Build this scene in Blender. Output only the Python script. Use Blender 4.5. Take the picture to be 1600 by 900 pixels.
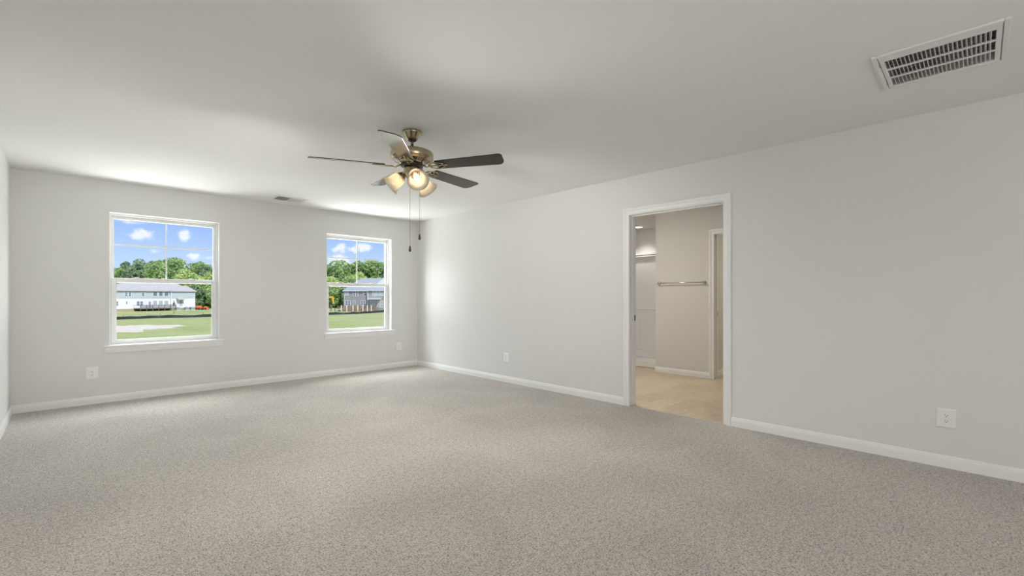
import bpy, bmesh, math, random
from mathutils import Vector, Matrix

# ------------------------------------------------------------------ clean
for o in list(bpy.data.objects):
    bpy.data.objects.remove(o, do_unlink=True)
SC = bpy.context.scene
COL = SC.collection
PI = math.pi

# ------------------------------------------------------------------ camera, world, sun, added daylight lamps, exposure
TH = math.radians(44.292)            # camera turned to the right of the room's long axis
CAMZ = 1.161
cam_d = bpy.data.cameras.new('camera')
cam_d.sensor_fit = 'HORIZONTAL'
cam_d.sensor_width = 36.0
cam_d.lens = 710.27 / 1600.0 * 36.0
cam_d.shift_y = 14.0 / 1600.0
cam_d.clip_end = 1500
cam = bpy.data.objects.new('camera', cam_d)
COL.objects.link(cam)
cam.location = (0, 0, CAMZ)
cam.rotation_euler = (PI / 2, 0, -TH)
SC.camera = cam

vs = SC.view_settings
SC.display_settings.display_device = 'sRGB'
vs.view_transform = 'Standard'
vs.look = 'None'
vs.exposure = 0.07
vs.gamma = 1.0
vs.use_curve_mapping = False

WORLD_STRENGTH = 1.0
SUN_STRENGTH = 4.4
SKY_FILL = 430.0        # added area lamp outside, above the window heads, boosting the sky's daylight
BOUNCE_FILL = 290.0     # added upward area lamp below the sills, imitating light bounced off the ground
REAR_FILL = 58.0        # added fill lamp behind the camera; the back wall has no window
BULB = 13.0             # glow of each bulb inside its shade
FAN_LIGHT = 57.0        # light leaving the mouth of each fan shade
BATH_CAN = 18.0          # recessed bathroom light
BATH_FILL = 32.0  # power of the added bathroom fill


def area(name, loc, direction, sx, sy, power, color=(1, 1, 1)):
    d = bpy.data.lights.new(name, 'AREA')
    d.shape = 'RECTANGLE'
    d.size, d.size_y = sx, sy
    d.energy = power
    d.color = color
    o = bpy.data.objects.new(name, d)
    COL.objects.link(o)
    o.location = loc
    o.rotation_euler = Vector(direction).to_track_quat('-Z', 'Y').to_euler()
    return o


area('added_sky_fill', (2.3, 8.1, 3.15), (-0.05, -1, -0.8), 5.0, 1.7, SKY_FILL, (0.97, 0.985, 1.0))
area('added_bounce_fill', (2.5, 8.0, 0.05), (-0.1, -0.75, 1), 5.0, 1.5, BOUNCE_FILL, (1.0, 0.995, 0.97))
area('added_rear_fill', (1.0, -3.0, 1.3), (0.12, 1, 0.0), 2.6, 2.0, REAR_FILL, (1.0, 0.99, 0.975))

sun_d = bpy.data.lights.new('sun', 'SUN')
sun_d.energy = SUN_STRENGTH
sun_d.angle = math.radians(0.6)
sun_d.color = (1.0, 0.96, 0.9)
sun = bpy.data.objects.new('sun', sun_d)
COL.objects.link(sun)
sun.rotation_euler = Vector((-0.12, 0.85, -1.0)).to_track_quat('-Z', 'Y').to_euler()

world = bpy.data.worlds.new('sky')
SC.world = world
world.use_nodes = True


def build_sky():
    nt = world.node_tree
    nt.nodes.clear()
    N = nt.nodes.new
    L = nt.links.new
    out = N('ShaderNodeOutputWorld')
    bg = N('ShaderNodeBackground')
    bg.inputs['Strength'].default_value = WORLD_STRENGTH
    L(bg.outputs[0], out.inputs[0])
    tc = N('ShaderNodeTexCoord')
    sep = N('ShaderNodeSeparateXYZ')
    L(tc.outputs['Generated'], sep.inputs[0])

    def M(op, a, b=None, c=None):
        n = N('ShaderNodeMath')
        n.operation = op
        for i, v in enumerate((a, b, c)):
            if v is None:
                continue
            if isinstance(v, (int, float)):
                n.inputs[i].default_value = v
            else:
                L(v, n.inputs[i])
        return n.outputs[0]
    ramp = N('ShaderNodeValToRGB')
    cr = ramp.color_ramp
    cr.elements[0].position = 0.0
    cr.elements[0].color = (0.66, 0.80, 1.0, 1)
    cr.elements[1].position = 1.0
    cr.elements[1].color = (0.15, 0.28, 0.66, 1)
    for p_, c_ in ((0.07, (0.52, 0.69, 1.0, 1)), (0.13, (0.36, 0.54, 0.98, 1)), (0.3, (0.27, 0.44, 0.86, 1))):
        e = cr.elements.new(p_)
        e.color = c_
    L(sep.outputs['Z'], ramp.inputs[0])
    # azimuth and elevation of the ray, ruffled by noise, give the clouds their ragged outlines
    az = M('ARCTAN2', sep.outputs['X'], sep.outputs['Y'])
    el = M('ARCSINE', sep.outputs['Z'])
    nz = N('ShaderNodeTexNoise')
    nz.inputs['Scale'].default_value = 55.0
    nz.inputs['Detail'].default_value = 6.0
    nz.inputs['Roughness'].default_value = 0.62
    L(tc.outputs['Generated'], nz.inputs['Vector'])
    ns = N('ShaderNodeSeparateColor')
    L(nz.outputs['Color'], ns.inputs[0])
    n1 = M('SUBTRACT', ns.outputs[0], 0.5)
    n2 = M('SUBTRACT', ns.outputs[1], 0.5)
    az = M('MULTIPLY_ADD', n1, 0.030, az)
    el = M('MULTIPLY_ADD', n2, 0.022, el)
    clouds = [(0.0741, 0.1254, 0.020, 0.005, .55), (0.0883, 0.1054, 0.0150, 0.0080, 1.0), (0.1494, 0.1093, 0.0105, 0.0115, .95),
              (0.1634, 0.0726, 0.0090, 0.0055, .9), (0.1080, 0.0807, 0.0100, 0.0040, .5), (0.1836, 0.0713, 0.0070, 0.0045, .5),
              (0.4122, 0.0998, 0.0125, 0.0085, 1.0), (0.4573, 0.1027, 0.0150, 0.0090, 1.0), (0.4359, 0.0967, 0.0060, 0.0050, .75),
              (0.4098, 0.0801, 0.0200, 0.0065, .85), (0.4135, 0.0684, 0.0280, 0.0080, .7),
              (0.27, 0.10, 0.02, 0.010, 1.0), (-0.08, 0.12, 0.03, 0.012, 1.0), (0.62, 0.11, 0.03, 0.012, 1.0)]
    total = None
    for (a, e, wa, we, s) in clouds:
        da = M('DIVIDE', M('SUBTRACT', az, a), wa)
        de = M('DIVIDE', M('SUBTRACT', el, e), we)
        r2 = M('ADD', M('MULTIPLY', da, da), M('MULTIPLY', de, de))
        g = M('MULTIPLY', M('POWER', 2.718, M('MULTIPLY', r2, -1.0)), s)
        total = g if total is None else M('ADD', total, g)
    mr = N('ShaderNodeMapRange')
    mr.interpolation_type = 'SMOOTHSTEP'
    mr.inputs['From Min'].default_value = 0.12
    mr.inputs['From Max'].default_value = 0.75
    L(total, mr.inputs['Value'])
    # broad cloud cover elsewhere in the dome
    nb = N('ShaderNodeTexNoise')
    nb.inputs['Scale'].default_value = 3.0
    nb.inputs['Detail'].default_value = 5.0
    L(tc.outputs['Generated'], nb.inputs['Vector'])
    mb = N('ShaderNodeMapRange')
    mb.inputs['From Min'].default_value = 0.52
    mb.inputs['From Max'].default_value = 0.7
    L(nb.outputs[0], mb.inputs['Value'])
    hi = N('ShaderNodeMapRange')
    hi.inputs['From Min'].default_value = 0.2
    hi.inputs['From Max'].default_value = 0.4
    L(sep.outputs['Z'], hi.inputs['Value'])
    cover = M('MAXIMUM', mr.outputs[0], M('MULTIPLY', mb.outputs[0], hi.outputs[0]))
    mix = N('ShaderNodeMix')
    mix.data_type = 'RGBA'
    L(M('MULTIPLY', cover, 0.95), mix.inputs['Factor'])
    L(ramp.outputs[0], mix.inputs['A'])
    mix.inputs['B'].default_value = (0.93, 0.95, 1.0, 1)
    L(mix.outputs['Result'], bg.inputs['Color'])


build_sky()

# ------------------------------------------------------------------ materials
MATS = {}


def new_mat(name):
    m = bpy.data.materials.new(name)
    m.use_nodes = True
    MATS[name] = m
    nt = m.node_tree
    return m, nt, nt.nodes['Principled BSDF']


def plain(name, col, rough=0.6, metal=0.0, spec=0.5, coat=0.0, noise=0.0, nscale=20.0, bump=0.0, bscale=200.0, bdist=0.002):
    m, nt, b = new_mat(name)
    b.inputs['Roughness'].default_value = rough
    b.inputs['Metallic'].default_value = metal
    b.inputs['Specular IOR Level'].default_value = spec
    b.inputs['Coat Weight'].default_value = coat
    tc = nt.nodes.new('ShaderNodeTexCoord')
    c2 = tuple(max(0.0, c * (1 - noise)) for c in col)
    if noise > 0:
        n = nt.nodes.new('ShaderNodeTexNoise')
        n.inputs['Scale'].default_value = nscale
        n.inputs['Detail'].default_value = 4
        nt.links.new(tc.outputs['Object'], n.inputs['Vector'])
        r = nt.nodes.new('ShaderNodeMix')
        r.data_type = 'RGBA'
        r.inputs['A'].default_value = (*c2, 1)
        r.inputs['B'].default_value = (*tuple(min(1.0, c * (1 + noise)) for c in col), 1)
        nt.links.new(n.outputs[0], r.inputs['Factor'])
        nt.links.new(r.outputs['Result'], b.inputs['Base Color'])
    else:
        b.inputs['Base Color'].default_value = (*col, 1)
    if bump > 0:
        n = nt.nodes.new('ShaderNodeTexNoise')
        n.inputs['Scale'].default_value = bscale
        n.inputs['Detail'].default_value = 2
        nt.links.new(tc.outputs['Object'], n.inputs['Vector'])
        bp = nt.nodes.new('ShaderNodeBump')
        bp.inputs['Strength'].default_value = bump
        bp.inputs['Distance'].default_value = bdist
        nt.links.new(n.outputs[0], bp.inputs['Height'])
        nt.links.new(bp.outputs[0], b.inputs['Normal'])
    return m


WALL = plain('wall_paint', (0.765, 0.763, 0.748), 0.75, spec=0.25, noise=0.006, nscale=2.0, bump=0.10, bscale=260, bdist=0.001)
CEIL = plain('ceiling_paint', (0.858, 0.857, 0.847), 0.85, spec=0.2, noise=0.006, nscale=1.5, bump=0.12, bscale=180, bdist=0.001)
TRIM = plain('trim_paint', (0.87, 0.87, 0.86), 0.35, spec=0.45, noise=0.004, nscale=5)
VINYL = plain('window_vinyl', (0.78, 0.78, 0.77), 0.35, spec=0.5, noise=0.004, nscale=5)
PLASTIC = plain('outlet_plastic', (0.87, 0.87, 0.855), 0.3, noise=0.004)
SLOT = plain('slot_black', (0.02, 0.02, 0.02), 0.6, noise=0.1)
VENTW = plain('vent_enamel', (0.80, 0.80, 0.785), 0.45, noise=0.005)
DUCT = plain('duct_grey', (0.36, 0.36, 0.345), 0.8, noise=0.35, nscale=18)
BRASS = plain('antique_brass', (0.44, 0.375, 0.265), 0.25, metal=1.0, noise=0.05, nscale=30)
BRASSD = plain('dark_brass', (0.30, 0.25, 0.18), 0.35, metal=1.0, noise=0.05, nscale=30)
BLACK = plain('fan_black', (0.015, 0.014, 0.013), 0.45, noise=0.1)
PEWTER = plain('pewter', (0.12, 0.115, 0.105), 0.35, metal=0.7, noise=0.1)
CHROME = plain('chrome', (0.72, 0.71, 0.69), 0.16, metal=1.0, noise=0.02)
BRONZE = plain('strike_bronze', (0.07, 0.062, 0.05), 0.35, metal=0.8, noise=0.1)
BATHWALL = plain('bath_wall_paint', (0.72, 0.70, 0.665), 0.7, spec=0.25, noise=0.006, nscale=2.0)
ACRYL = plain('shower_acrylic', (0.84, 0.83, 0.81), 0.12, spec=0.5, coat=0.4, noise=0.004)


def wood_blade():
    m, nt, b = new_mat('walnut_blade')
    tc = nt.nodes.new('ShaderNodeTexCoord')
    mp = nt.nodes.new('ShaderNodeMapping')
    mp.inputs['Scale'].default_value = (3.0, 60.0, 20.0)
    n = nt.nodes.new('ShaderNodeTexNoise')
    n.inputs['Scale'].default_value = 3.0
    n.inputs['Detail'].default_value = 6
    r = nt.nodes.new('ShaderNodeValToRGB')
    r.color_ramp.elements[0].color = (0.012, 0.007, 0.005, 1)
    r.color_ramp.elements[0].position = 0.3
    r.color_ramp.elements[1].color = (0.034, 0.019, 0.013, 1)
    r.color_ramp.elements[1].position = 0.7
    nt.links.new(tc.outputs['Object'], mp.inputs[0])
    nt.links.new(mp.outputs[0], n.inputs['Vector'])
    nt.links.new(n.outputs[0], r.inputs[0])
    nt.links.new(r.outputs[0], b.inputs['Base Color'])
    b.inputs['Roughness'].default_value = 0.34
    b.inputs['Specular IOR Level'].default_value = 0.2
    b.inputs['Coat Weight'].default_value = 0.52
    b.inputs['Coat Roughness'].default_value = 0.13
    return m


BLADE = wood_blade()


def frosted():
    m = bpy.data.materials.new('frosted_glass')
    m.use_nodes = True
    nt = m.node_tree
    nt.nodes.clear()
    N = nt.nodes.new
    out = N('ShaderNodeOutputMaterial')
    d = N('ShaderNodeBsdfDiffuse')
    t = N('ShaderNodeBsdfTranslucent')
    g = N('ShaderNodeBsdfGlossy')
    tc = N('ShaderNodeTexCoord')
    n = N('ShaderNodeTexNoise')
    n.inputs['Scale'].default_value = 14
    n.inputs['Detail'].default_value = 5
    r = N('ShaderNodeMix')
    r.data_type = 'RGBA'
    r.inputs['A'].default_value = (0.80, 0.75, 0.66, 1)
    r.inputs['B'].default_value = (0.92, 0.89, 0.82, 1)
    nt.links.new(tc.outputs['Object'], n.inputs['Vector'])
    nt.links.new(n.outputs[0], r.inputs['Factor'])
    nt.links.new(r.outputs['Result'], d.inputs[0])
    nt.links.new(r.outputs['Result'], t.inputs[0])
    g.inputs['Roughness'].default_value = 0.25
    m1 = N('ShaderNodeMixShader')
    m1.inputs[0].default_value = 0.62
    nt.links.new(d.outputs[0], m1.inputs[1])
    nt.links.new(t.outputs[0], m1.inputs[2])
    m2 = N('ShaderNodeMixShader')
    m2.inputs[0].default_value = 0.04
    nt.links.new(m1.outputs[0], m2.inputs[1])
    nt.links.new(g.outputs[0], m2.inputs[2])
    nt.links.new(m2.outputs[0], out.inputs[0])
    return m


FROST = frosted()


def emit(name, col, strength):
    m, nt, b = new_mat(name)
    b.inputs['Base Color'].default_value = (*col, 1)
    b.inputs['Emission Color'].default_value = (*col, 1)
    b.inputs['Emission Strength'].default_value = strength
    return m


BULBM = emit('warm_bulb', (1.0, 0.80, 0.54), BULB)
CANM = emit('led_disc', (1.0, 0.97, 0.92), 6.0)


def glass():
    m = bpy.data.materials.new('window_glass')
    m.use_nodes = True
    nt = m.node_tree
    nt.nodes.clear()
    N = nt.nodes.new
    out = N('ShaderNodeOutputMaterial')
    t = N('ShaderNodeBsdfTransparent')
    t.inputs[0].default_value = (0.97, 0.985, 0.98, 1)
    g = N('ShaderNodeBsdfGlossy')
    g.inputs['Roughness'].default_value = 0.09
    f = N('ShaderNodeFresnel')
    f.inputs['IOR'].default_value = 1.03
    mx = N('ShaderNodeMixShader')
    nt.links.new(f.outputs[0], mx.inputs[0])
    nt.links.new(t.outputs[0], mx.inputs[1])
    nt.links.new(g.outputs[0], mx.inputs[2])
    nt.links.new(mx.outputs[0], out.inputs[0])
    return m


GLASS = glass()


def carpet():
    m, nt, b = new_mat('carpet_pile')
    N = nt.nodes.new
    L = nt.links.new
    tc = N('ShaderNodeTexCoord')
    n = N('ShaderNodeTexNoise')
    n.inputs['Scale'].default_value = 112.0
    n.inputs['Detail'].default_value = 3.0
    n.inputs['Roughness'].default_value = 0.65
    L(tc.outputs['Object'], n.inputs['Vector'])
    v = N('ShaderNodeTexVoronoi')
    v.inputs['Scale'].default_value = 150.0
    L(tc.outputs['Object'], v.inputs['Vector'])
    n2 = N('ShaderNodeTexNoise')            # broad lay of the pile (vacuum marks)
    n2.inputs['Scale'].default_value = 1.6
    n2.inputs['Detail'].default_value = 3.0
    n2.inputs['Distortion'].default_value = 0.8
    L(tc.outputs['Object'], n2.inputs['Vector'])
    n3 = N('ShaderNodeTexNoise')            # tufts clumped together
    n3.inputs['Scale'].default_value = 34.0
    n3.inputs['Detail'].default_value = 2.0
    L(tc.outputs['Object'], n3.inputs['Vector'])
    mm = N('ShaderNodeMix')
    mm.data_type = 'FLOAT'
    mm.inputs['Factor'].default_value = 0.20
    L(n.outputs[0], mm.inputs['A'])
    L(n3.outputs[0], mm.inputs['B'])
    r = N('ShaderNodeValToRGB')
    e = r.color_ramp.elements
    e[0].position = 0.365
    e[0].color = (0.23, 0.197, 0.166, 1)  # dark stop paints shade in the fibre gaps, along with yarn speckle
    e[1].position = 0.62
    e[1].color = (0.86, 0.81, 0.74, 1)
    k = e.new(0.47)
    k.color = (0.575, 0.53, 0.475, 1)
    L(mm.outputs['Result'], r.inputs[0])
    mr = N('ShaderNodeMapRange')
    mr.inputs['From Min'].default_value = 0.3
    mr.inputs['From Max'].default_value = 0.7
    mr.inputs['To Min'].default_value = 0.93
    mr.inputs['To Max'].default_value = 1.06
    L(n2.outputs[0], mr.inputs['Value'])
    mx = N('ShaderNodeMix')
    mx.data_type = 'RGBA'
    mx.blend_type = 'MULTIPLY'
    mx.inputs['Factor'].default_value = 1.0
    L(r.outputs[0], mx.inputs['A'])
    L(mr.outputs[0], mx.inputs['B'])
    L(mx.outputs['Result'], b.inputs['Base Color'])
    b.inputs['Roughness'].default_value = 0.95
    b.inputs['Specular IOR Level'].default_value = 0.1
    b.inputs['Sheen Weight'].default_value = 0.25
    b.inputs['Sheen Roughness'].default_value = 0.5
    ad = N('ShaderNodeMath')
    ad.operation = 'MULTIPLY_ADD'
    L(v.outputs['Distance'], ad.inputs[0])
    ad.inputs[1].default_value = -0.5
    L(n.outputs[0], ad.inputs[2])
    bp = N('ShaderNodeBump')
    bp.inputs['Strength'].default_value = 0.9
    bp.inputs['Distance'].default_value = 0.012
    L(ad.outputs[0], bp.inputs['Height'])
    L(bp.outputs[0], b.inputs['Normal'])
    return m


CARPET = carpet()


def vinyl_floor():
    m, nt, b = new_mat('vinyl_floor')
    N = nt.nodes.new
    L = nt.links.new
    tc = N('ShaderNodeTexCoord')
    br = N('ShaderNodeTexBrick')
    br.inputs['Scale'].default_value = 1.0
    br.inputs['Brick Width'].default_value = 0.46
    br.inputs['Row Height'].default_value = 0.23
    br.inputs['Mortar Size'].default_value = 0.0012
    br.inputs['Color1'].default_value = (0.70, 0.575, 0.415, 1)
    br.inputs['Color2'].default_value = (0.59, 0.48, 0.34, 1)
    br.inputs['Mortar'].default_value = (0.52, 0.42, 0.30, 1)
    L(tc.outputs['Object'], br.inputs['Vector'])
    mp = N('ShaderNodeMapping')
    mp.inputs['Scale'].default_value = (2.5, 16, 1)
    n = N('ShaderNodeTexNoise')
    n.inputs['Scale'].default_value = 2.5
    n.inputs['Detail'].default_value = 6
    L(tc.outputs['Object'], mp.inputs[0])
    L(mp.outputs[0], n.inputs['Vector'])
    mr = N('ShaderNodeMapRange')
    mr.inputs['From Min'].default_value = 0.3
    mr.inputs['From Max'].default_value = 0.7
    mr.inputs['To Min'].default_value = 0.88
    mr.inputs['To Max'].default_value = 1.10
    L(n.outputs[0], mr.inputs['Value'])
    mx = N('ShaderNodeMix')
    mx.data_type = 'RGBA'
    mx.blend_type = 'MULTIPLY'
    mx.inputs['Factor'].default_value = 1
    L(br.outputs['Color'], mx.inputs['A'])
    L(mr.outputs[0], mx.inputs['B'])
    L(mx.outputs['Result'], b.inputs['Base Color'])
    b.inputs['Roughness'].default_value = 0.42
    return m


VFLOOR = vinyl_floor()


def grass_mat():
    m, nt, b = new_mat('grass_field')
    N = nt.nodes.new
    L = nt.links.new
    tc = N('ShaderNodeTexCoord')
    n = N('ShaderNodeTexNoise')
    n.inputs['Scale'].default_value = 0.16
    n.inputs['Detail'].default_value = 8
    n.inputs['Roughness'].default_value = 0.65
    mp = N('ShaderNodeMapping')
    mp.inputs['Scale'].default_value = (1.0, 0.45, 1.0)
    L(tc.outputs['Object'], mp.inputs[0])
    L(mp.outputs[0], n.inputs['Vector'])
    r = N('ShaderNodeValToRGB')
    e = r.color_ramp.elements
    e[0].position = 0.32
    e[0].color = (0.315, 0.355, 0.135, 1)
    e[1].position = 0.72
    e[1].color = (0.46, 0.43, 0.27, 1)
    k = e.new(0.52)
    k.color = (0.39, 0.42, 0.175, 1)
    L(n.outputs[0], r.inputs[0])
    n2 = N('ShaderNodeTexNoise')
    n2.inputs['Scale'].default_value = 2.5
    n2.inputs['Detail'].default_value = 4
    L(tc.outputs['Object'], n2.inputs['Vector'])
    mr = N('ShaderNodeMapRange')
    mr.inputs['From Min'].default_value = 0.3
    mr.inputs['From Max'].default_value = 0.7
    mr.inputs['To Min'].default_value = 0.86
    mr.inputs['To Max'].default_value = 1.12
    L(n2.outputs[0], mr.inputs['Value'])
    mx = N('ShaderNodeMix')
    mx.data_type = 'RGBA'
    mx.blend_type = 'MULTIPLY'
    mx.inputs['Factor'].default_value = 1
    L(r.outputs[0], mx.inputs['A'])
    L(mr.outputs[0], mx.inputs['B'])
    L(mx.outputs['Result'], b.inputs['Base Color'])
    b.inputs['Roughness'].default_value = 0.9
    b.inputs['Specular IOR Level'].default_value = 0.1
    return m


GRASS = grass_mat()


def leaf_mat(name, a, c):
    m = bpy.data.materials.new(name)
    m.use_nodes = True
    nt = m.node_tree
    b = nt.nodes['Principled BSDF']
    N = nt.nodes.new
    tc = N('ShaderNodeTexCoord')
    n = N('ShaderNodeTexNoise')
    n.inputs['Scale'].default_value = 0.9
    n.inputs['Detail'].default_value = 5
    r = N('ShaderNodeMix')
    r.data_type = 'RGBA'
    r.inputs['A'].default_value = (*a, 1)
    r.inputs['B'].default_value = (*c, 1)
    mr = N('ShaderNodeMapRange')
    mr.inputs['From Min'].default_value = 0.35
    mr.inputs['From Max'].default_value = 0.65
    nt.links.new(tc.outputs['Object'], n.inputs['Vector'])
    nt.links.new(n.outputs[0], mr.inputs['Value'])
    nt.links.new(mr.outputs[0], r.inputs['Factor'])
    nt.links.new(r.outputs['Result'], b.inputs['Base Color'])
    b.inputs['Roughness'].default_value = 0.8
    b.inputs['Specular IOR Level'].default_value = 0.15
    tr = N('ShaderNodeBsdfTranslucent')
    nt.links.new(r.outputs['Result'], tr.inputs[0])
    mx = N('ShaderNodeMixShader')
    mx.inputs[0].default_value = 0.35
    nt.links.new(b.outputs[0], mx.inputs[1])
    nt.links.new(tr.outputs[0], mx.inputs[2])
    nt.links.new(mx.outputs[0], nt.nodes['Material Output'].inputs[0])
    return m


LEAF_MID = leaf_mat('leaf_mid_green', (0.30, 0.44, 0.17), (0.54, 0.66, 0.30))
LEAF_DARK = leaf_mat('leaf_dark_green', (0.23, 0.34, 0.19), (0.40, 0.51, 0.29))
LEAF_LIGHT = leaf_mat('leaf_light_green', (0.46, 0.60, 0.20), (0.74, 0.80, 0.36))
BARK = plain('bark', (0.16, 0.13, 0.10), 0.9, noise=0.3, nscale=6)


def siding(name, col, row=0.16):
    m, nt, b = new_mat(name)
    N = nt.nodes.new
    L = nt.links.new
    tc = N('ShaderNodeTexCoord')
    w = N('ShaderNodeTexWave')
    w.bands_direction = 'Z'
    w.wave_profile = 'SAW'
    w.inputs['Scale'].default_value = 2 * PI / row / 20.0 / PI * 10 / 2
    L(tc.outputs['Object'], w.inputs['Vector'])
    bp = N('ShaderNodeBump')
    bp.inputs['Strength'].default_value = 0.4
    bp.inputs['Distance'].default_value = 0.02
    L(w.outputs['Fac'], bp.inputs['Height'])
    L(bp.outputs[0], b.inputs['Normal'])
    n = N('ShaderNodeTexNoise')
    n.inputs['Scale'].default_value = 0.8
    L(tc.outputs['Object'], n.inputs['Vector'])
    r = N('ShaderNodeMix')
    r.data_type = 'RGBA'
    r.inputs['A'].default_value = (*[c * 0.97 for c in col], 1)
    r.inputs['B'].default_value = (*[min(1, c * 1.03) for c in col], 1)
    L(n.outputs[0], r.inputs['Factor'])
    L(r.outputs['Result'], b.inputs['Base Color'])
    b.inputs['Roughness'].default_value = 0.6
    return m


SID_BLUE = siding('siding_blue_grey', (0.475, 0.52, 0.55))
SID_WHITE = siding('siding_white', (0.77, 0.765, 0.77))
SID_TAN = siding('siding_taupe', (0.36, 0.335, 0.325))
ROOF_A = plain('shingle_pale', (0.43, 0.415, 0.40), 0.9, noise=0.10, nscale=3)
ROOF_B = plain('shingle_grey', (0.33, 0.36, 0.39), 0.9, noise=0.14, nscale=3)
HTRIM = plain('house_trim', (0.78, 0.79, 0.80), 0.5, noise=0.01)
HPANE = plain('house_pane', (0.16, 0.20, 0.26), 0.08, spec=0.8, noise=0.05)
HBLIND = plain('house_blind', (0.40, 0.46, 0.48), 0.4, noise=0.03)
HDOOR = plain('house_door_mauve', (0.34, 0.31, 0.42), 0.4, noise=0.03)
DECK_GREY = plain('weathered_deck', (0.15, 0.135, 0.122), 0.9, noise=0.15, nscale=6)
DECK_RED = plain('cedar_deck', (0.30, 0.195, 0.125), 0.85, noise=0.15, nscale=6)
DARKV = plain('deck_void', (0.10, 0.11, 0.10), 0.9, noise=0.3, nscale=3)
SAND = plain('bare_sand', (0.66, 0.585, 0.48), 0.95, noise=0.12, nscale=1.2)
SILT = plain('silt_fabric', (0.022, 0.028, 0.034), 0.6, noise=0.4, nscale=0.8)
ORANGE = plain('machine_orange', (0.80, 0.16, 0.03), 0.45, noise=0.05)
YELLOW = plain('machine_yellow', (0.80, 0.47, 0.04), 0.45, noise=0.05)
TYRE = plain('tyre_rubber', (0.02, 0.02, 0.02), 0.8, noise=0.1)
STEELG = plain('galvanised', (0.36, 0.38, 0.40), 0.5, metal=0.3, noise=0.05)
ACM = plain('condenser_grey', (0.34, 0.40, 0.43), 0.5, noise=0.08, nscale=12)


def brick_mat():
    m, nt, b = new_mat('foundation_brick')
    N = nt.nodes.new
    tc = N('ShaderNodeTexCoord')
    mp = N('ShaderNodeMapping')
    mp.inputs['Rotation'].default_value = (PI / 2, 0, 0)
    br = N('ShaderNodeTexBrick')
    br.inputs['Brick Width'].default_value = 0.2
    br.inputs['Row Height'].default_value = 0.075
    br.inputs['Mortar Size'].default_value = 0.008
    br.inputs['Color1'].default_value = (0.42, 0.27, 0.19, 1)
    br.inputs['Color2'].default_value = (0.33, 0.21, 0.15, 1)
    br.inputs['Mortar'].default_value = (0.5, 0.46, 0.42, 1)
    nt.links.new(tc.outputs['Object'], mp.inputs[0])
    nt.links.new(mp.outputs[0], br.inputs['Vector'])
    nt.links.new(br.outputs['Color'], b.inputs['Base Color'])
    b.inputs['Roughness'].default_value = 0.9
    return m


BRICK = brick_mat()

# ------------------------------------------------------------------ mesh helpers


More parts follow.
